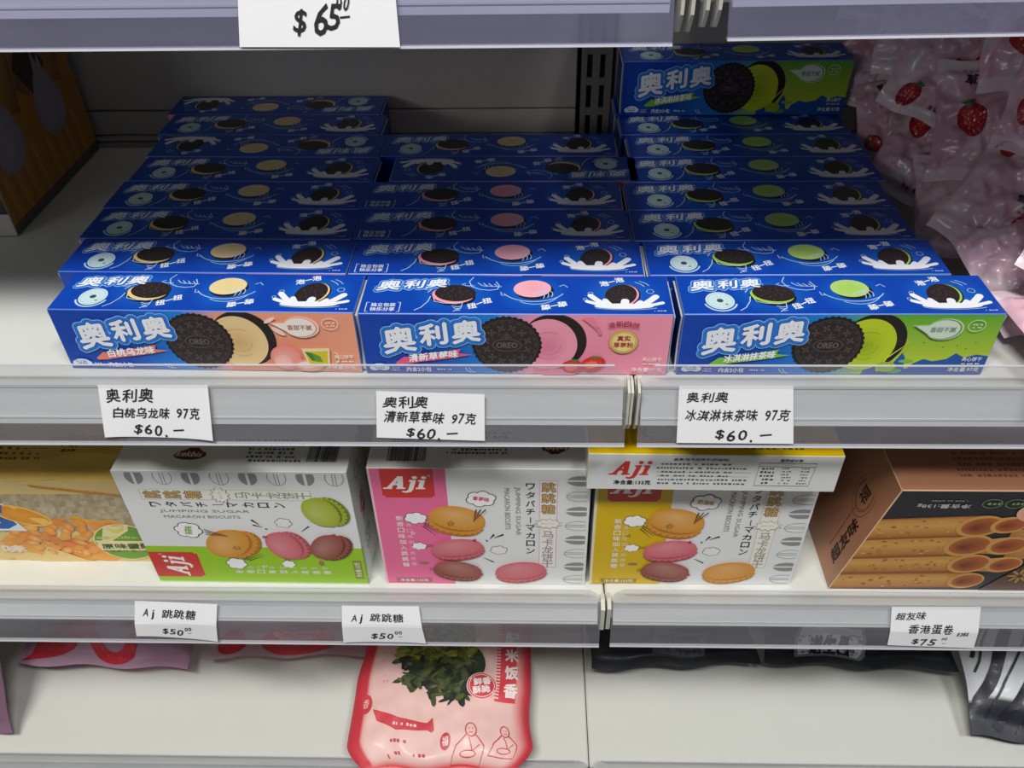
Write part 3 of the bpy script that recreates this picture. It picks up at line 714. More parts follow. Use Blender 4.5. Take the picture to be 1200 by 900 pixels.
# green one, printed panel turned a quarter
WG, HG, DG = 149.0, 113.0, 44.0
def green_front(mb, fm):
    # art runs w = vertical, so u (art) climbs the face and v (art) runs to the left
    g = lambda u, v, h: fm((1 - v / 117.0) * WG, u / 142.0 * HG, h)
    macaron_art(mb, g, 142.0, 117.0, '9ccb1c', 'b9d26a', 'green', '抹茶味', '7fae2c', (0, 0, 142, 117))
def green_top(mb, tm):
    a = Art(mb, tm); emblem(a, 46, 15, 2, .95, -2)
    a.marks(82, 8, 120, 22, 4, '5a5a5a', 2, seed=3); a.marks(70, 22, 120, 30, 2, '6a6a6a', 2, seed=9); barcode(a, 122, 9, 141, 24, 2)
def green_end(mb):
    a = Art(mb, lambda u, v, h: (WG / 1000 + h, u * .001, v * .001))
    b = Art(mb, lambda u, v, h: (WG / 1000 + h, (22 + v) * .001, (62 + u) * .001))
    a.rect(0, .5, DG, 33, 'e9eaea', 1); a.rect(0, .5, 3.0, 40, '9ccb1c', 2)
    aji(b, 0, 0, 24, 11, 'c2384a', 3); a.marks(12, 20, 30, 40, 5, '77797a', 2, seed=11); a.arc(22, 94, 7, 5, 0, 360, .8, '6a6a6a', 2)
mac_box('macaron_box', WG, HG, DG, 'dcdcd8', 'efefec', green_front, green_top, (-.2655, .3612, -.1952), (0, 0, R(-.4)),
        'white and lime green macaron box with a green macaron, on the left', endf=green_end)
WP, HP, DP = 140.0, 116.0, 44.0
def pink_front(mb, fm): macaron_art(mb, fm, WP, HP, 'ef6f9f', 'e8a0b4', 'pink', '草莓味', 'd8507c', (.3, .3, WP - .3, HP - .3))
def pink_top(mb, tm):
    r = lambda u, v, h: tm(WP - u, DP - v, h)
    a = Art(mb, r); emblem(a, 22, 26, 2, .8); a.marks(52, 20, 92, 32, 4, '3a3a3a', 2, seed=4); a.marks(50, 10, 92, 18, 2, '5a5a5a', 2, seed=5); barcode(a, 104, 18, 128, 38, 2)
mac_box('macaron_box', WP, HP, DP, 'dcdcd8', 'efefec', pink_front, pink_top, (-.1040, .3615, -.1952), (0, 0, R(-.2)),
        'pink and white macaron box with a pink macaron, between the green and yellow boxes')
def yel_front(mb, fm): macaron_art(mb, fm, WP, HP - 5, 'd9b400', 'd9c97e', 'orange', '奶油味', 'b8902a', (.3, .3, WP - .3, HP - 5.3))
mac_box('macaron_box', WP, HP - 5, 34, 'dcdcd8', 'efefec', yel_front, lambda mb, tm: Art(mb, tm).rect(.4, .4, 139.6, 33, 'd9b400', 1), (.0390, .3615, -.1941), (0, 0, R(.2)),
        'yellow and white macaron box standing upright under the one lying flat')
# lying box: printed face up, long side towards us
def ylie_front(mb, fm):
    a = Art(mb, fm); a.rect(.4, .4, 147.6, 29.6, 'dfe1e0', 1)
    aji(a, 26, 18.0, 23, 12.5, 'cf2f2f', 3)
    a.text('净含量:133克', 27, 6.4, 22, 3.6, '2a2a2a', 3, bold=.14)
    a.text('品名:马卡龙饼干(奶油味)', 66, 26.0, 32, 2.2, '2f3a50', 3, bold=.06)
    a.marks(40.5, 4.5, 96, 24, 6, '55585a', 3, seed=6, fill=.45)
    a.line([(41, 15.6), (96, 15.6), (96, 12.2), (41, 12.2)], .2, '77797a', 3, closed=True)
    a.line([(100, 24), (133, 24), (131.5, 5), (99.5, 5)], .35, '3a3a3a', 4, closed=True); a.line([(100, 21), (133, 21)], .25, '3a3a3a', 4)
    a.text('营养成分表', 118, 26.2, 13, 2.2, '2a2a2a', 4, bold=.05)
    a.marks(101, 6, 110, 21, 5, '2f2f2f', 4, seed=7, fill=.5); a.marks(113, 6, 120, 21, 6, '6a6a6a', 4, seed=8, fill=.4); a.marks(124, 6, 130, 21, 6, '6a6a6a', 4, seed=9, fill=.4)
def ylie_top(mb, tm):
    a = Art(mb, tm, (.4, .4, 147.6, 110)); a.rect(.4, .4, 147.6, 110, 'd9b400', 1)
    cloud(a, 43, 19, 9, 3, 'd8d3c0'); star(a, 58, 13, 2.4, '5a4a12', 3); a.marks(88, 4, 135, 14, 2, '6a5610', 3, seed=14); a.rect(26, 30, 60, 60, 'd23430', 3)
mac_box('macaron_box', 148, 30, 111, 'dcdcd8', 'e6dc9a', ylie_front, ylie_top, (.0318, .3480, -.0826), (0, 0, R(-.6)),
        'yellow macaron box lying flat on the upright one, white side showing')

# ------------------------------------------------------------------ brown egg roll box
def egg_box():
    mb = MB(); BR = 'b07a5c'
    h_, d_ = .102, .090; xb, xt, xr = 0.0, .0215, .25
    F = [(xb, 0, 0), (xr, 0, 0), (xr, -.002, h_), (xt, -.002, h_)]
    B = [(xb, d_, 0), (xr, d_, 0), (xr, d_ - .004, h_), (xt, d_ - .004, h_)]
    mb.face(F, '26262e'); mb.face(B[::-1], BR); mb.face([F[3], F[2], B[2], B[3]], BR); mb.face([F[0], B[0], B[1], F[1]], BR)
    mb.face([F[0], F[3], B[3], B[0]], BR); mb.face([F[1], B[1], B[2], F[2]], BR)
    # worn pale folds along the edges
    def fold(p, q, n):
        p, q, n = Vector(p), Vector(q), Vector(n).normalized() * .0003; s_ = (q - p).cross(n).normalized() * .0004
        mb.face([p + s_ + n, q + s_ + n, q - s_ + n, p - s_ + n], 'd9b48e')
    fold(F[0], F[3], (-.6, -1, 0)); fold(F[3], F[2], (0, -1, 1)); fold(F[3], B[3], (-1, 0, 1))
    def fm(u, v, h):
        t = v / 107.5; x0 = xb + (xt - xb) * t
        return (max(u * .001, x0 + .0004), -.002 * t - h, v * .000949)
    a = Art(mb, fm, (0, .5, 249, 106.8))
    a.rect(20, 76, 249, 106.8, '25262e', 1)
    # the rolls: long golden tubes with open ends at the right
    for (y0, y1, xe, sl, seed) in ((2, 20, 90, .055, 1), (20, 41, 86, .075, 2), (39, 62, 79, .08, 3), (60, 82, 80, .085, 4)):
        n = 10
        for k in range(n):
            u0, u1 = k / n * xe, (k + 1) / n * xe
            for (ta, tb, ca, cb) in ((0, .18, '7a4418', 'b87a34'), (.18, .6, 'b87a34', 'd6a052'), (.6, .88, 'd6a052', 'c78f44'), (.88, 1, 'c78f44', '8d5522')):
                H_ = y1 - y0
                f = lambda u, t: (u, y0 + H_ * t + sl * (u - 60) * (.6 if seed < 3 else 1) * .8)
                a.poly([f(u0, ta), f(u1, ta), f(u1, tb), f(u0, tb)], [ca, ca, cb, cb], 2 + seed)
        rnd = random.Random(seed)
        for k in range(34):
            u, t = rnd.random() * xe * .96, .15 + rnd.random() * .7
            p = f(u, t); a.ell(p[0], p[1], .5 + rnd.random() * 1.6, .3 + rnd.random() * .6, rnd.choice(('a5692c', 'b9803c', 'dcb06a', '99602a')), 7 + seed, n=7)
        p = f(xe, .5); r_ = (y1 - y0) * .5
        a.ell(p[0], p[1], r_ * 1.35, r_ * 1.0, 'cf9a50', 12, n=26, rot=12); a.ell(p[0] + .8, p[1], r_ * 1.12, r_ * .78, '6d2f18', 13, n=26, rot=12, c2='b4632f', off=(-4, -2))
    for (x, y, rr) in ((109, 31, 8.6), (104, 52, 9.6), (98, 74, 8.4), (130, 46, 9), (126, 64, 9)):
        a.poly([(x - 24, y - rr * .7 - 2), (x, y - rr), (x, y + rr), (x - 24, y + rr * .7 - 2)], ['a5652c', 'c88f48', 'dcae66', 'b87c3a'], 10)
        a.ell(x, y, rr * 1.4, rr, 'd09c54', 14, n=24, rot=14); a.ell(x + .8, y, rr * 1.15, rr * .76, '7a3218', 15, n=24, rot=14, c2='b9612f', off=(-4, -1))
    a.poly([(102, .5), (249, .5), (249, 60), (150, 56), (132, 42)], '5a3a34', 9)
    for k in range(8):
        t = k * pi / 4; a.ell(124 + 5 * cos(t), 18 + 5 * sin(t), 3.4, 1.2, 'a8843f', 16, rot=math.degrees(t), n=10)
    a.ell(112, 87, 14, 10, 'd9653a', 16, n=26, c2='e7b39a', off=(4, -3))
    # print standing on its head
    b = Art(mb, lambda u, v, h: fm(-u, -v, h))
    b.text('净含量:138g', -(51), -(93), 33, 4.6, 'b9b6b4', 12, bold=.1); b.marks(-66, -99, -36, -97, 1, '8e8c8c', 12, seed=2)
    for x in (80, 94): a.arc(x, 95.5, 6, 4.2, 0, 360, .5, '7d9464', 12, n=20); a.marks(x - 4, 93.5, x + 5, 97.5, 1, '7d9464', 12, seed=int(x))
    t_ = Art(mb, lambda u, v, h: (xt + u * .001, v * .001, h_ + h))
    for k in range(7): t_.marks(38 + 2 * (k % 3), 9 + 5 * k, 128, 13 + 5 * k, 1, '7a4f3a', 2, seed=30 + k)
    # left end: round mark and vertical lettering
    e = Art(mb, lambda u, v, h: (xb + (xt - xb) * v / 107.5 - h, .001 * u, v * .00094))
    for rx, ry in ((9, 12), (10, 13.5), (12.5, 18)): e.arc(24, 74, rx, ry, 0, 360, .4, '3a2620', 3, n=28)
    g = Art(mb, lambda x, y, h: e.fr(24 + y, 74 + x, h)); g.text('福', 0, 0, 13, 10, '3a2620', 4, bold=.2)
    g = Art(mb, lambda x, y, h: e.fr(15 + y, 36 + x, h))
    for i, ch in enumerate('超友味'): g.text(ch, -14 + 14 * i, 0, 13, 9.5, '2b1a16', 4, shear=.1, bold=.45)
    g.marks(-18, 9, 30, 11, 1, '6e4636', 4, seed=9)
    o = link('egg_roll_box', mb.mesh('egg_roll_box', M_CARD), None, (.2050, .3590, -.1941), (0, 0, 0))
    tag(o, 'brown egg roll box with slanting end and golden rolls on its dark front', 'box')
egg_box()

# ------------------------------------------------------------------ yellow pastry pack on the left
def pastry_pack():
    mb = MB(); W_, H_, D_ = 302.0, 85.0, 84.0
    def S(u, v, h):  # soft front: bulges a little
        b = .004 * sin(pi * min(max(u / W_, 0), 1)) * sin(pi * v / H_) + .0008 * noise.noise((u * .06, v * .08, 3.1))
        return (u * .001, -b - h, v * .001)
    def T(u, v, h):
        b = .0035 * sin(pi * u / W_) * sin(pi * min(v / D_, 1)) + .0016 * noise.noise((u * .03, v * .09, 7.7))
        return (u * .001, v * .001, H_ / 1000 + b + h)
    nx, ny = 40, 14
    for i in range(nx):
        for j in range(ny):
            u0, u1, v0, v1 = W_ * i / nx, W_ * (i + 1) / nx, H_ * j / ny, H_ * (j + 1) / ny
            mb.face([S(u0, v0, 0), S(u1, v0, 0), S(u1, v1, 0), S(u0, v1, 0)], 'ecd08a')
            w0, w1 = D_ * j / ny, D_ * (j + 1) / ny
            mb.face([T(u0, w0, 0), T(u1, w0, 0), T(u1, w1, 0), T(u0, w1, 0)], 'e3bd5e')
    for x in (0, W_ / 1000):
        p = [(x, 0, 0), (x, D_ / 1000, 0), (x, D_ / 1000, H_ / 1000), (x, 0, H_ / 1000)]
        mb.face(p if x else p[::-1], 'd9b95e')
    mb.face([(0, 0, 0), (W_ / 1000, 0, 0), (W_ / 1000, D_ / 1000, 0), (0, D_ / 1000, 0)], 'd9b95e')
    mb.face([(0, D_ / 1000, 0), (W_ / 1000, D_ / 1000, 0), (W_ / 1000, D_ / 1000, H_ / 1000), (0, D_ / 1000, H_ / 1000)], 'd9b95e')
    a = Art(mb, S, (1, 1, W_ - 1, H_ - 1), eps=.00006)
    # see-through window with grey-brown pastry behind: rows of small patches
    rnd = random.Random(3); cols = ('b5a27e', 'c6b38c', 'a8997b', 'd0bf9a', 'bba988', '9f8f78', 'c9bfa6')
    for i in range(30):
        for j in range(6):
            u, v = 155 + i * 4.8, 36 + j * 6
            a.rect(u, v, u + 5.2, v + 6.4, [rnd.choice(cols) for _ in range(4)], 2)
    a.rect(1, 68, 301, 84, ['f1dc98', 'ecd28c', 'ebcf86', 'f0d890'], 3)
    for k in range(26):
        t = k / 25; a.ell(232 + 55 * t, 80 - 9 * t * t - 2 * sin(t * 3), 2.4, 1.1, 'cf8b34' if k % 2 else 'df9c46', 5, rot=-18, n=8)
    a.rect(1, 1, 190, 31, ['f0a346', 'f0a346', 'f4b45a', 'ee9c3e'], 4)
    # bowl of golden pastry
    a = Art(mb, lambda u, v, h: S(u + 40, v - 1, h), (1, 1, W_ - 42, H_), eps=.00006)
    pts = [(178 + 52 * cos(2 * pi * k / 26) * (1 + .08 * sin(5 * k)), 26 + 25 * sin(2 * pi * k / 26) * (1 + .1 * cos(3 * k))) for k in range(26)]
    a.fan((204, 24), [(p[0] + 28, p[1]) for p in pts], 'e8703a', 'f2b048', 6)
    for k in range(44):
        t = k * 2.4; q = 3 + 6.4 * k ** .5
        a.ell(206 + q * cos(t), 29 + q * .42 * sin(t), 5.4, 3.6, rnd.choice(('f3b95a', 'ee9a44', 'f6cc78', 'e9853c', 'f0a850')), 8 + k % 3, n=10, rot=t * 30, c2=rnd.choice(('f0a046', 'e98a3a')))
    a.poly([(170, 4), (182, 20), (204, 3), (212, 1), (170, 1)], 'f0d28c', 11)
    a.ell(177, 54, 20, 8.5, 'f7c766', 12, rot=-22, n=26); a.ell(177, 54, 18, 7.2, 'f0a83a', 13, rot=-22, n=26, c2='e5912c', off=(-4, 2))
    # blue flag with lettering and red corner
    a = Art(mb, lambda u, v, h: S(u + 57, v - 3, h), (1, 1, W_ - 58, H_), eps=.00006)
    a.poly([(120, 70), (152, 68), (149, 60), (158, 40), (120, 42)], 'e9eef2', 13); a.poly([(120, 68), (150, 66.5), (147.5, 60), (155.5, 42), (120, 44)], '2f67b4', 14)
    a.text('酥', 134, 55, 18, 15, 'eef4f8', 15, rot=-6, bold=.8); a.text('味', 140, 20, 16, 8, 'f7e6cc', 15, bold=.6)
    a.poly([(120, 88), (134, 74), (142, 66), (120, 68)], 'd8403a', 13)
    # round green seal
    a = Art(mb, lambda u, v, h: S(u + 17, v - 3, h), (1, 1, W_ - 19, H_ + 2), eps=.00006)
    a.ell(262, 26, 22, 20, 'f0e2a8', 15, n=34); a.ell(262, 26, 21, 19, '6ea02c', 16, n=34); a.poly([(241.4, 29), (282.6, 27), (281, 16), (243, 17)], 'efe3ac', 17)
    a.text('原味蛋酥', 262, 22, 36, 5.8, '3f5a1e', 18, bold=.22); a.text('严选食材 匠心品质', 262, 16.4, 38, 2.4, '5a6a2a', 18); a.text('香酥可口好滋味', 260, 31.6, 34, 3, 'cfe08c', 18, bold=.05)
    a.poly([(254, 42), (260, 40), (266, 44), (264, 38), (259, 35.5), (256, 37)], 'e3d86a', 18)
    b = Art(mb, T, eps=.00006)
    for k in range(4): b.marks(170 + 3 * k, 16 + 5.2 * k, 236, 20 + 5.2 * k, 1, '7a5c22', 2, seed=50 + k)
    for k in range(3): b.marks(100, 36 + 6 * k, 172, 41 + 6 * k, 1, '7a5c22', 2, seed=60 + k)
    b.text('产品', 120, 28, 30, 9, '8a6a26', 2); b.marks(240, 24, 256, 34, 2, '7a5c22', 2, seed=71)
    for x in (190, 214, 252): b.line([(x, 40), (x + 4, 70)], .5, 'a3863e', 2)
    o = link('pastry_pack', mb.mesh('pastry_pack', M_FILM2), None, (-.5690, .3790, -.1952), (0, 0, 0))
    tag(o, 'yellow pastry pack with orange pastry picture, left of the green macaron box', 'snack pack')
pastry_pack()

# ------------------------------------------------------------------ tall box at the far left of the upper shelf
def corner_box():
    mb = MB(); D_, H_ = 144.0, 152.0
    box(mb, -.09, 0, 0, 0, D_ / 1000, H_ / 1000, '8a6a3a', b=.0006, edge='a39a8c', sides={'front': '2a2228', 'right': 'b58a3a'})
    a = Art(mb, lambda u, v, h: (h, u * .001, v * .001), (.6, .6, D_ - .6, H_ - .6))
    a.rect(0, 0, D_, H_, ['c98c34', 'c08430', 'b9812f', 'c48a32'], 1)
    a.rect(0, .6, D_, 8, '6f6350', 3)
    for (x, y) in ((30, 52), (96, 52)):
        # slanting pastry sticks and a pale drop of cream
        a.poly([(x - 34, 80), (x - 12, 138), (x + 10, 150), (x + 2, 112), (x - 20, 70)], ['7a4a20', 'c99a48', 'd9b060', 'a8702c'], 4)
        a.poly([(x + 16, 68), (x + 22, 140), (x + 34, 150), (x + 36, 100), (x + 28, 66)], ['a8702c', 'd9b060', 'cfa04a', '8d5a26'], 4)
        a.poly([(x - 30, 92), (x - 8, 60), (x + 12, 84), (x - 4, 118)], '4c2a22', 5)
        pts = [(x + 20 * cos(R(q)), y + (17 if q > 180 else 34 * (1 - .25 * abs(cos(R(q))))) * sin(R(q))) for q in range(0, 360, 15)]
        a.fan((x, y), pts, 'b5acb2', 'a49aa4', 7)
        a.poly([(x - 7, y + 24), (x - 2, y + 46), (x + 2, y + 34), (x + 6, y + 42), (x + 8, y + 22)], 'b0a4a2', 8)
        for k in range(4): a.poly([(x - 24 + 15 * k, 8), (x - 14 + 15 * k, 8), (x - 18 + 15 * k, 40 + 6 * (k % 2)), (x - 27 + 15 * k, 38)], ['b87c2c', 'd79a3e', 'd29a44', 'a8742c'], 6)
    for (x, y, r_) in ((12, 118, 4.2), (48, 112, 5.4), (100, 134, 5.0), (118, 138, 4.6)):
        a.ell(x, y, r_, r_ * 1.1, '463026', 9, n=16); a.ell(x, y + 1, r_ * .62, r_ * .7, 'a88a5c', 10, n=12); a.ell(x - r_ * .3, y - r_ * .4, r_ * .35, r_ * .4, '241812', 11, n=8)
    b = Art(mb, lambda u, v, h: (-.09 + u * .001, -h, v * .001))
    b.rect(.6, .6, 89.4, 17, 'c9c2bc', 2)
    o = link('snack_carton', mb.mesh('snack_carton', M_CARD), None, (-.3610, .5080, 0), (0, 0, R(.3)))
    tag(o, 'tall brown and golden carton in the dark left corner of the shelf', 'carton')
corner_box()

# ------------------------------------------------------------------ price notes
def note(corners, lines, label, curl=.0, s=0.0, f=.0205):
    # corners: top left x,z / top right / bottom left / bottom right, in the plane of the rail
    (ax, az), (bx, bz), (cx, cz), (dx, dz) = corners
    def Pm(u, v, h):   # u 0..1 left to right, v 0..1 bottom to top
        x = (cx + (dx - cx) * u) * (1 - v) + (ax + (bx - ax) * u) * v
        z = (cz + (dz - cz) * u) * (1 - v) + (az + (bz - az) * u) * v
        zz = z - s
        if zz > .0018: yc = .3440 + (zz - .0018) * .14
        elif zz > -f: yc = .3355 + (zz + f) * (.0085 / (f + .0018))
        else: yc = .3318 + (zz + .0305) * (.0037 / (.0305 - f))
        y = yc - .0012 - curl * (abs(u - .5) * 2) ** 3 * (1 - v) - h
        return (x, y, z)
    mb = MB(); n = 8
    for i in range(n):
        for j in range(14):
            p = [(i / n, j / 14), ((i + 1) / n, j / 14), ((i + 1) / n, (j + 1) / 14), (i / n, (j + 1) / 14)]
            mb.face([Pm(u, v, 0) for u, v in p], 'e4e4e6')
    w_, h_ = abs(bx - ax) * 1000, abs(az - cz) * 1000
    a = Art(mb, lambda u, v, h: Pm(u / w_, v / h_, h + .0002), eps=.00008)
    rnd = random.Random(len(label))
    for (t, x, y, sz, sp, ky) in lines:
        px = x * w_
        for ch in t:
            if ch == ' ': px += sz * sp * .5; continue
            nar = ch in "0123456789.-$gAj"
            cw = sz * (.56 if nar else 1.0) * sp
            if ch == '-': a.line([(px, y * h_), (px + sz * .7, y * h_ + sz * .06)], sz * .09, '1c1c22', 3)
            elif ch == '.': a.ell(px + sz * .15, y * h_ - sz * .35, sz * .08, sz * .08, '1c1c22', 3, n=8)
            else:
                hh = sz * (1.05 if ch == 'j' else .78 if nar else .92) * ky
                a.text(ch, px + cw * .5, y * h_ - (sz * .16 if ch == 'j' else 0) + rnd.uniform(-.05, .05) * sz, cw * (.42 if ch in 'j1' else .8 if nar else .9) * rnd.uniform(.9, 1.05), hh * rnd.uniform(.9, 1.08), '1c1c22', 3, rot=rnd.uniform(-5, 5), shear=.16 + rnd.uniform(-.08, .12), bold=sz * .012)
            px += cw
    o = link('price_note', mb.mesh('price_note', M_PAPER)); tag(o, label, 'price tag')
SQ = 1.0
note([(-.1131, .2040), (-.0530, .2040), (-.1146, .1850), (-.0520, .1845)], [('$', .34, .44, 10.5, 1.0, 1.0), ('6', .47, .52, 13.5, .9, 1.1), ('5', .56, .50, 11, .9, 1.0), ('00', .62, .78, 6.5, .75, .9), ('-', .64, .52, 5.5, 1.0, 1.0)], 'white price note reading $65 on the top rail', s=.2148)
note([(-.2371, .0031), (-.1767, .0033), (-.2375, -.0250), (-.1773, -.0268)], [('奥利奥', .05, .80, 8.0, 1.15, .95), ('白桃乌龙味 97克', .10, .48, 6.4, 1.0, .95), ('$60.-', .27, .15, 8.6, 1.15, .8)], 'white price note reading $60 under the peach front cartons', curl=.0015)
note([(-.0852, -.0001), (-.0266, -.0017), (-.0865, -.0256), (-.0269, -.0272)], [('奥利奥', .06, .80, 7.6, 1.1, .9), ('清新草莓味 97克', .07, .48, 6.6, 1.0, 1.0), ('$60.-', .27, .14, 8.6, 1.15, .8)], 'white price note reading $60 under the pink front cartons')
note([(.0775, .0034), (.1379, .0036), (.0780, -.0279), (.1414, -.0282)], [('奥利奥', .06, .80, 7.0, 1.1, .8), ('冰淇淋抹茶味 97克', .06, .50, 6.4, 1.0, 1.0), ('$60.-', .32, .15, 8.8, 1.2, .8)], 'white price note reading $60 under the green front cartons')
note([(-.2770, -.1929), (-.2194, -.1948), (-.2791, -.2181), (-.2222, -.2225)], [('Aj 跳跳糖', .10, .72, 7.4, 1.1, .8), ('$50', .32, .22, 8.0, 1.15, .8), ('00', .60, .34, 4.2, 1.1, .9), ('-', .64, .2, 3.4, 1, 1)], 'white price note reading $50 under the green macaron box', curl=.001, s=-.1952, f=.0125)
note([(-.1324, -.1950), (-.0790, -.1949), (-.1331, -.2222), (-.0750, -.2224)], [('Aj 跳跳糖', .12, .74, 7.0, 1.1, .8), ('$50', .34, .22, 8.0, 1.15, .8), ('00', .64, .34, 4.2, 1.1, .9), ('-', .68, .2, 3.4, 1, 1)], 'white price note reading $50 under the pink macaron box', curl=.001, s=-.1952, f=.0125)
note([(.2428, -.1920), (.3024, -.1911), (.2438, -.2203), (.3030, -.2223)], [('超友味', .05, .80, 6.6, 1.05, .8), ('香港蛋卷', .20, .50, 7.2, 1.08, .85), ('138g', .76, .40, 4.0, .9, .9), ('$75', .26, .15, 8.0, 1.3, .8), ('00', .60, .26, 3.0, 1.2, .9), ('-', .62, .12, 3.4, 1, 1)], 'white price note reading $75 under the brown egg roll box', s=-.1942, f=.0140)

# ------------------------------------------------------------------ soft bags
def pillow(mb, w_, l_, t_, colf, seed=0, nx=46, ny=56, crimp=.07, crumple=.10, px=2.6, py=3.2, lift=None, corner=0, ridge=0):
    """soft bag lying in its own xy plane, bulging +-z ; returns the front surface map (u,v in 0..1)"""
    def S(u, v, h, side=1):
        a, b = 2 * u - 1, 2 * v - 1
        pr = max(0, 1 - abs(a) ** px) ** .6 * max(0, 1 - abs(b) ** py) ** .6
        q_ = min(1, max(0, (min(v, 1 - v) - crimp * .7) / (crimp * .6))); pr *= .12 + .88 * q_ * q_ * (3 - 2 * q_)
        nzz = noise.noise((u * 5 + seed, v * 6, seed * 1.7)) + .5 * noise.noise((u * 13 + seed, v * 14, seed))
        if ridge: nzz -= ridge * (abs(noise.noise((u * 7 + seed, v * 8 + 3, seed))) + .6 * abs(noise.noise((u * 15, v * 12 + seed, seed * 2)))) * 2.2
        edge = 1 - .05 * (1 - b * b) * 1.0
        wob = .025 * noise.noise((seed * 3.1, v * 5, a * .5))
        z = side * t_ * .5 * pr + nzz * t_ * crumple * (pr ** .5 if side > 0 else .3 * pr)
        if corner and v < corner: edge *= 1 - .30 * ((corner - v) / corner) ** 1.5
        x = (a * .5 * edge + wob * a) * w_; y = b * .5 * l_ * (1 - .02 * cos(a * 7 + seed))
        if lift: z += lift(u, v)
        return Vector((x, y, z + (h if side > 0 else -h)))
    for i in range(nx):
        for j in range(ny):
            q = [(i / nx, j / ny), ((i + 1) / nx, j / ny), ((i + 1) / nx, (j + 1) / ny), (i / nx, (j + 1) / ny)]
            mb.face([S(u, v, .0001) for u, v in q], [colf(u, v) for u, v in q])
            mb.face([S(u, v, .0001, -1) for u, v in q][::-1], [colf(u, v) for u, v in q])
    return S
def subdiv_rect(a, u0, v0, u1, v1, col, h, n=8, m=8):
    for i in range(n):
        for j in range(m):
            a.rect(u0 + (u1 - u0) * i / n, v0 + (v1 - v0) * j / m, u0 + (u1 - u0) * (i + 1) / n, v0 + (v1 - v0) * (j + 1) / m, col, h)
def softmesh(mb, name, mat): return mb.mesh(name, mat, smooth=True, merge=False)

def smooth_merge(mb, name, mat): return mb.mesh(name, mat, merge=True, smooth=True)

def soft_print(mat, draw, remap, step=4.0):
    import bmesh
    pm = MB(); draw(Art(pm, lambda u, v, h: (u, v, h), eps=.00006)); me = pm.mesh('printed_face', mat)
    bm = bmesh.new(); bm.from_mesh(me)
    bmesh.ops.triangulate(bm, faces=[f for f in bm.faces if len(f.verts) > 4])
    for _ in range(5):
        ed = [e for e in bm.edges if (e.verts[0].co - e.verts[1].co).length > step]
        if not ed: break
        bmesh.ops.subdivide_edges(bm, edges=ed, cuts=1)
        bmesh.ops.triangulate(bm, faces=[f for f in bm.faces if len(f.verts) > 4])
    for v in bm.verts: v.co = remap(v.co.x, v.co.y, v.co.z)
    bm.to_mesh(me); bm.free(); me.update()
    return me

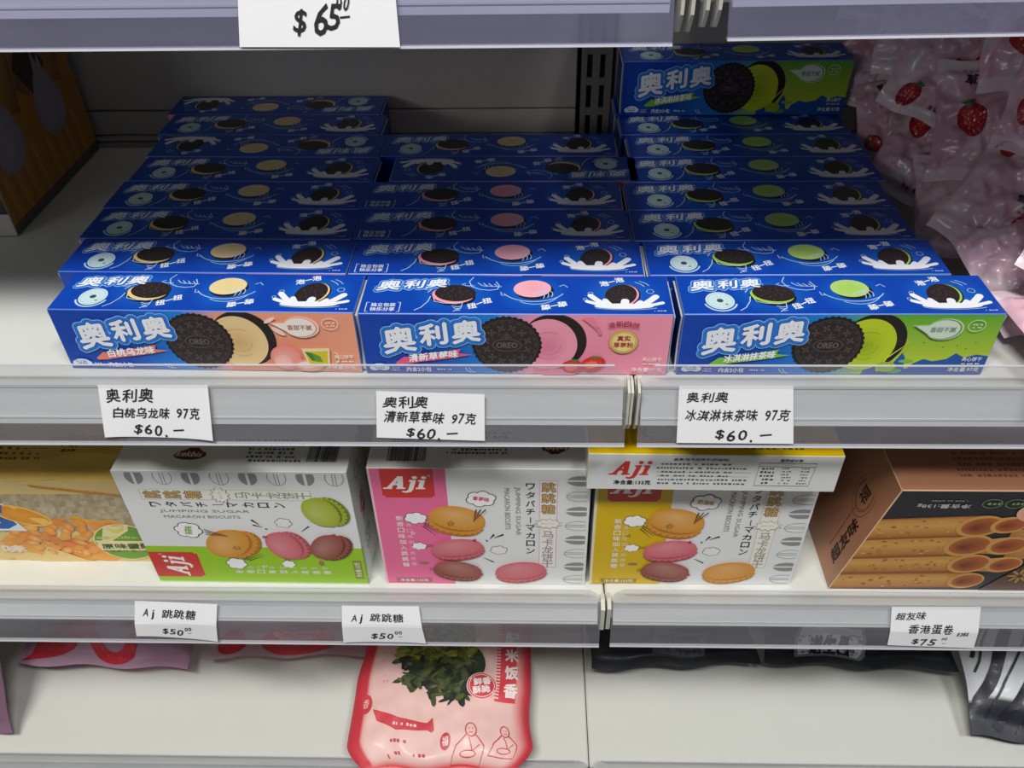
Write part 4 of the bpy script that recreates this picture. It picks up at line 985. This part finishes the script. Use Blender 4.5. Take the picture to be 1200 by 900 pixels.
def seaweed_bag():
    mb = MB(); w_, l_ = .158, .190
    def colf(u, v):
        e = min(u, 1 - u)
        if u < .075 or u > .965 or v < .045: return 'd23c48'
        return mixc('d23c48', 'ecc2ba', min(1, (e - .03) * 14))
    S = pillow(mb, w_, l_, .030, colf, seed=4.2, nx=56, ny=66, crimp=.04, crumple=.10, px=3.6, py=4.5, corner=.13)
    body = mb.mesh('seaweed_bag', M_FILM2, merge=True, smooth=True)
    seaweed_bag.S = S
    def draw(a):
        # heap of seaweed pieces
        rnd = random.Random(11)
        for (x, y, rx, ry, c_) in ((80, 142, 34, 15, '7d8a34'), (84, 122, 36, 14, '3d4a28'), (92, 104, 24, 14, '2a3324'), (62, 124, 15, 12, '46552c'), (106, 118, 18, 18, '2f3a26')): a.ell(x, y, rx, ry, c_, 1.2, n=22)
        for k in range(420):
            x = 46 + rnd.random() * 66; y = 84 + rnd.random() * 74
            if (x < 56 and 104 < y < 114) or (y < 96 and x < 76) or y < 78 + abs(x - 92) * .5: continue
            c = rnd.choice(('39452a', '2c3624', '4c5a30', '5d6640', '232b20', '6b7038')) if y < 124 else rnd.choice(('8f9a35', 'a6a83a', '66742c', '4a5a2a', 'b5b548', 'c0ba58'))
            q = rnd.random() * pi; l_, m_ = 3 + rnd.random() * 6, 1.2 + rnd.random() * 2.6
            pts = [(x + l_ * cos(t * pi / 4) * cos(q) - m_ * sin(t * pi / 4) * sin(q), y + (l_ * cos(t * pi / 4) * sin(q) + m_ * sin(t * pi / 4) * cos(q)) * .8) for t in range(8)]
            a.fan((x, y), pts, c, mixc(c, '1a2218', .45), 2 + k % 5)
        a.ell(122, 98, 13.5, 12.5, 'f2d0cc', 8, n=26); a.ell(122, 98, 12.6, 11.6, 'd8434e', 9, n=26); a.arc(122, 98, 11.2, 10.2, 0, 360, .6, 'f4dcd8', 10, n=24)
        a.text('鲜香', 122, 102, 15, 6.4, 'f8e8e4', 11, rot=12, bold=.3); a.text('酥脆', 122, 94.5, 15, 6.4, 'f8e8e4', 11, rot=12, bold=.3)
        for k in range(8): a.rect(134, 86 + 10 * k, 152, 96.2 + 10 * k, 'd8434e', 7)
        a.vtext('配米饭香', 147.5, 152, 11.5, 16, 'f8e9e6', 9, bold=.5)
        for k in range(26): a.rect(133, 88 + 2.8 * k, 137.5, 89.3 + 2.8 * k, 'f3cfcb', 8)
        # ribbon, lettering and line drawing of two seated figures in red
        a.poly([(27, 78), (50, 70), (76, 68), (80, 72), (82, 62), (80, 60), (76, 62), (50, 60), (32, 68)], 'd2434e', 5); a.marks(46, 63, 70, 67, 1, 'f3d0cc', 7, seed=3)
        a.ell(20, 84, 5, 9, 'd2434e', 5, rot=10, n=18); a.text('香', 20, 84, 5, 8, 'f3d0cc', 7)
        for k, (x0, x1, y) in enumerate(((42, 62, 52), (46, 52, 43), (60, 80, 43), (62, 68, 34), (76, 82, 34), (36, 40, 40))): a.marks(x0, y - 2.2, x1, y + 2.2, 1, 'c23c46', 6, seed=k)
        lc = 'c4404a'
        for (x, y, q) in ((113, 48, 1.0), (142, 52, .8)):
            a.arc(x, y + 12 * q, 4.6 * q, 5.4 * q, 0, 360, .8, lc, 6, n=16); a.line([(x - 2 * q, y + 13 * q), (x - 1 * q, y + 13 * q)], .6, lc, 6); a.line([(x + 1 * q, y + 13 * q), (x + 2 * q, y + 13 * q)], .6, lc, 6); a.arc(x, y + 10.5 * q, 1.5 * q, .9 * q, 200, 340, .5, lc, 6, n=6)
            a.line([(x - 4 * q, y + 8 * q), (x - 12 * q, y), (x - 14 * q, y - 12 * q), (x + 14 * q, y - 12 * q), (x + 12 * q, y), (x + 4 * q, y + 8 * q)], .8, lc, 6)
            a.line([(x - 2 * q, y + 6 * q), (x + 3 * q, y - 4 * q), (x + 8 * q, y + 1 * q)], .7, lc, 6); a.arc(x, y - 6 * q, 7 * q, 2.6 * q, 0, 360, .7, lc, 6, n=12)
        a.rect(94, 30, 132, 33, lc, 6); a.marks(96, 26, 130, 29, 1, lc, 6, seed=8)
        a.ell(92, 52, 4.2, 6.6, lc, 6, n=16); a.text('福', 92, 52, 5, 7, 'f3d0cc', 8, bold=.1)
        subdiv_rect(a, 88, 18, 100, 28, lc, 6, 2, 2); a.poly([(112, 20), (148, 27), (148, 32), (112, 25)], lc, 6); a.marks(115, 23, 145, 28, 1, 'f3d0cc', 8, seed=5)
        for k in range(9): a.marks(28 + 3.4 * k, 100, 30.4 + 3.4 * k, 190, 14, 'e39a9a', 3, seed=90 + k, fill=.3) if k < 3 else None
    o = link('seaweed_bag', body, None, (-.0780, .4060, -.3745), (R(3), 0, R(0.5)))
    o.data = body
    tag(o, 'pink bag of seaweed snack lying at the edge of the bottom shelf', 'snack bag')
    link('printed_face', soft_print(M_FILM2, draw, lambda u, v, h: S((u - 7) / 158, min(max((v - 30) / 190, .03), .98), .0009 + h)), o)
seaweed_bag()

def plain_bag(name, w_, l_, t_, colf, loc, rot, label, seed, mat=M_FILM2, art=None, **k):
    mb = MB(); S = pillow(mb, w_, l_, t_, colf, seed=seed, **k)
    o = link(name, mb.mesh(name, mat, merge=True, smooth=True), None, loc, rot); tag(o, label, 'snack bag')
    if art:
        link('printed_face', soft_print(mat, art, lambda u, v, h: S(min(max(u / (w_ * 1000), .01), .99), min(max(v / (l_ * 1000), .01), .99), .0009 + h)), o)
    return o
def dark_art(a):
    a.poly([(26, 6), (82, 5), (88, 10), (86, 26), (30, 28), (24, 20)], '8b8f96', 2); a.poly([(29, 8), (80, 7), (85, 12), (83, 24), (32, 26), (27, 18)], 'e9ecf0', 3)
    a.text('道生昌', 56, 12.5, 34, 9.5, '1c1e26', 5, bold=.7)
    a.arc(76, 15, 5, 4, 0, 300, .6, '55585f', 5)
def dark_plain(a):
    a.poly([(56, 10), (102, 8), (106, 22), (58, 24)], '5c616c', 2); a.poly([(59, 12), (99, 10.6), (102, 20), (61, 21.6)], '3b3f4a', 3)
dk = lambda u, v: '1f222c'
plain_bag('snack_bag', .150, .20, .052, dk, (.120, .5090, -.3710), (R(3), 0, R(3)), 'black snack bag on the bottom shelf, beside the bay seam', 8.1, art=dark_plain, px=3, py=3)
plain_bag('snack_bag', .168, .20, .052, dk, (.2930, .5110, -.3710), (R(3), 0, R(-2)), 'black snack bag with a silvery white name plate', 2.7, art=dark_art, px=3, py=3)
plain_bag('snack_bag', .11, .17, .046, lambda u, v: '4a4d55', (.4400, .5600, -.3720), (R(3), 0, R(-2)), 'dark grey snack bag behind the striped bag', 5.5)
def stripe_art(a):
    ink = '22222c'
    for k, (x0, y0, x1, y1, w_) in enumerate(((4, 70, 60, 175, 9), (4, 96, 40, 165, 2), (4, 108, 44, 180, 3), (12, 60, 74, 175, 2), (22, 52, 100, 178, 7), (38, 52, 110, 170, 2), (4, 128, 26, 172, 4))):
        pts = [(x0 + (x1 - x0) * t / 8 + 2 * sin(t + k), y0 - 46 + (y1 - y0) * t / 8) for t in range(9)]; a.line(pts, w_, ink, 3)
    for k in range(8): a.line([(16 + 4 * k, 84 + 3 * k), (30 + 4 * k, 104 + 3 * k)], 1.3, ink, 4)
    a.arc(62, 44, 11, 8, 0, 360, 2, ink, 4, n=18); a.arc(62, 44, 5, 4, 0, 360, 1.2, ink, 4, n=14); a.ell(62, 43, 3, 2, ink, 4, n=10)
plain_bag('snack_bag', .150, .20, .036, lambda u, v: '2a2b36' if (v < .13 + .05 * sin(u * 3)) else 'd3d6da', (.4450, .4400, -.3480), (R(22), 0, R(-4)), 'white snack bag with black diagonal stripes at the right edge', 6.3, art=stripe_art, crimp=.09)
# purple pouches at the left of the bottom shelf
plain_bag('snack_bag', .14, .19, .04, lambda u, v: mixc('8d6a80', '7a5a74', v), (-.515, .3950, -.3060), (R(60), 0, R(0)), 'purple snack bag standing at the far left of the bottom shelf', 3.3, mat=M_FILM)
def red_art(a):
    a.poly([(6, 2), (20, 6), (34, 8), (52, 12), (66, 22), (66, 40), (34, 36), (22, 22)], 'cf2f3e', 3)
    pts = [(90 + 20 * cos(R(q)), 22 + 15 * sin(R(q))) for q in range(175, 366, 10)]
    a.line(pts, 9, 'cf2f3e', 4); a.poly([(98, 30), (108, 32), (104, 56), (92, 48)], 'cf2f3e', 5)
def red_art2(a):
    a.ell(22, 11, 13, 8, 'cf2f3e', 3); a.ell(84, 10, 34, 9, 'd0404a', 3, n=30); a.ell(84, 16, 22, 6, 'd88a96', 4, n=24); a.poly([(40, 40), (60, 30), (70, 60)], 'cf2f3e', 5)
plain_bag('snack_bag', .160, .18, .045, lambda u, v: mixc('c3a0b4', 'b58aa4', u), (-.3850, .4930, -.3720), (R(3), 0, R(-1)), 'lilac snack bag with red swooshes, left of the other red-printed bag', 1.3, art=red_art)
plain_bag('snack_bag', .150, .18, .045, lambda u, v: mixc('c8a4ac', 'b98f9a', u), (-.2250, .5050, -.3720), (R(3), 0, R(2)), 'pale pink snack bag with red print, behind the seaweed bag', 9.4, art=red_art2)

# ------------------------------------------------------------------ wrapped strawberry sweets piled at the right end
def berry(a, x, y, r, h, rot=0):
    c, q = cos(R(rot)), sin(R(rot)); f = lambda X, Y: (x + X * c - Y * q, y + X * q + Y * c)
    pts = [f(r * sin(t) * (1 - .28 * (1 - cos(t)) / 2), r * 1.05 * cos(t)) for t in [2 * pi * k / 20 for k in range(20)]]
    a.fan((x, y), pts, 'd13a42', 'a81f2c', h)
    for k in range(9): p = f(r * .6 * cos(k * 2.4) * (.3 + .08 * k), r * .6 * sin(k * 2.4) * (.3 + .08 * k)); a.ell(p[0], p[1], r * .06, r * .09, 'f0b26a', h + 1, n=6)
    for k in range(5): t = R(50 + 20 * k); p = f(0, r * .9); p2 = f(r * .75 * cos(t), r * .9 + r * .45 * sin(t)); a.line([p, p2], r * .25, '3c7a50', h + 2, taper=2)
PV = []
for k in range(8):
    mb = MB(); rnd = random.Random(k)
    base = ('deb2c0', 'd6a8b8', 'e4c0ca', 'd9adbe', 'e0bcc8', 'd3a3b5', 'dfb9c5', 'd9afbd')[k]
    S = pillow(mb, .078, .090, .020, lambda u, v: mixc(base, 'f6ecef', (.6 if v < .1 or v > .9 else max(0, noise.noise((u * 4 + k, v * 4, 2.0))))), seed=10 + 3.7 * k, nx=40, ny=46, crimp=.1, crumple=.34, ridge=.28)
    def draw(a):
     for (x, y, r_, q) in (((22, 30, 10, 10), (60, 62, 8, 60)), ((52, 56, 11, -20), (16, 20, 8, 40)), ((40, 24, 9, 80), (66, 74, 9, 0)), ((18, 62, 11, 30), (62, 22, 8, -50)),
                      ((56, 30, 10, -70), (14, 74, 7, 0)), ((26, 44, 12, 15), (66, 14, 7, 90)), ((60, 48, 10, 0), (20, 14, 9, -30)), ((36, 66, 9, 45), (14, 26, 9, 0)))[k]: berry(a, x, y, r_, 2, q)
     a.text(('草莓', '雪花酥', '草莓', '牛轧', '雪花酥', '草莓', '牛轧', '草莓')[k], 48 if k % 2 == 0 else 28, 46 if k % 2 == 0 else 74, 18, 7, '3a2a3a', 4, rot=rnd.choice((0, 8, -6, 90)), bold=.25)
     a.marks(34, 8, 66, 14, 1, '8a5a78', 4, seed=k); a.marks(16, 80, 60, 83, 1, '9a6a88', 4, seed=20 + k); a.marks(44, 34, 70, 42, 2, 'a5788f', 4, seed=40 + k)
    PV.append((mb.mesh('sweet_wrapper', M_FILM, merge=True, smooth=True), soft_print(M_FILM, draw, lambda u, v, h: S(min(max(u / 78, .01), .99), min(max(v / 90, .01), .99), .0007 + h), 2.5)))
# (x, y, z, lean, yaw, roll, size)
pile = [
 (.2920, .3640, .0240, 10, -8, 20, .84, 'lowest in front, beside the front green carton'),
 (.2980, .3900, .0740, 48, -18, -14, .84, 'second lowest in front, cut by the frame'),
 (.2820, .4160, .0330, 34, -20, 34, .82, 'low, just behind the front one'),
 (.3000, .4220, .1000, 54, -14, 12, .84, 'standing over the two front ones'),
 (.2800, .4480, .0560, 46, -24, -20, .82, 'low, third back from the front'),
 (.2980, .4620, .1140, 58, -14, -10, .86, 'flat-faced, halfway along the pile near its top'),
 (.2740, .4860, .0340, 38, -26, 14, .80, 'low in the middle of the pile'),
 (.2780, .5020, .0820, 54, -22, 8, .82, 'mid height in the middle of the pile'),
 (.3000, .5160, .1400, 62, -10, 4, .95, 'topmost, just under the price rail'),
 (.2680, .5400, .0420, 42, -28, -16, .80, 'low, towards the dark rear'),
 (.2700, .5520, .0980, 58, -24, -14, .84, 'upper, towards the dark rear'),
 (.2620, .5860, .0500, 46, -30, 20, .80, 'low in the dark rear'),
 (.2660, .5960, .1180, 62, -26, 10, .86, 'high in the dark rear'),
 (.2540, .6300, .0760, 56, -32, -12, .82, 'rearmost, low in the dark'),
 (.2500, .6340, .1400, 64, -30, 6, .84, 'rearmost, high in the dark'),
 (.3460, .4000, .0420, 40, -10, -30, .9, 'outermost at the front, behind the rail'),
 (.3480, .4560, .0700, 50, -14, 30, .9, 'outermost, second back from the front'),
 (.3420, .5150, .0680, 50, -14, -24, .9, 'outermost in the middle'),
 (.3240, .5700, .1000, 58, -18, 14, .9, 'behind the topmost one, at its right'),
 (.3140, .5960, .1500, 64, -16, -6, .9, 'high at the back, beside the wall'),
 (.3060, .5900, .0440, 44, -20, 22, .9, 'low at the back, beside the wall'),
]
for i, (x, y, z, ln_, yw, rl, sc_, where) in enumerate(pile):
    o = link('sweet_wrapper', PV[(i * 3) % 8][0]); link('printed_face', PV[(i * 3) % 8][1], o); o.location = (x, y, z)
    o.rotation_euler = (Matrix.Rotation(R(yw), 3, 'Z') @ Matrix.Rotation(R(ln_), 3, 'X') @ Matrix.Rotation(R(rl), 3, 'Z')).to_euler(); o.scale = (sc_,) * 3
    tag(o, 'pink strawberry sweet wrapper, ' + where, 'sweet', 'strawberry sweet wrappers piled at the right')
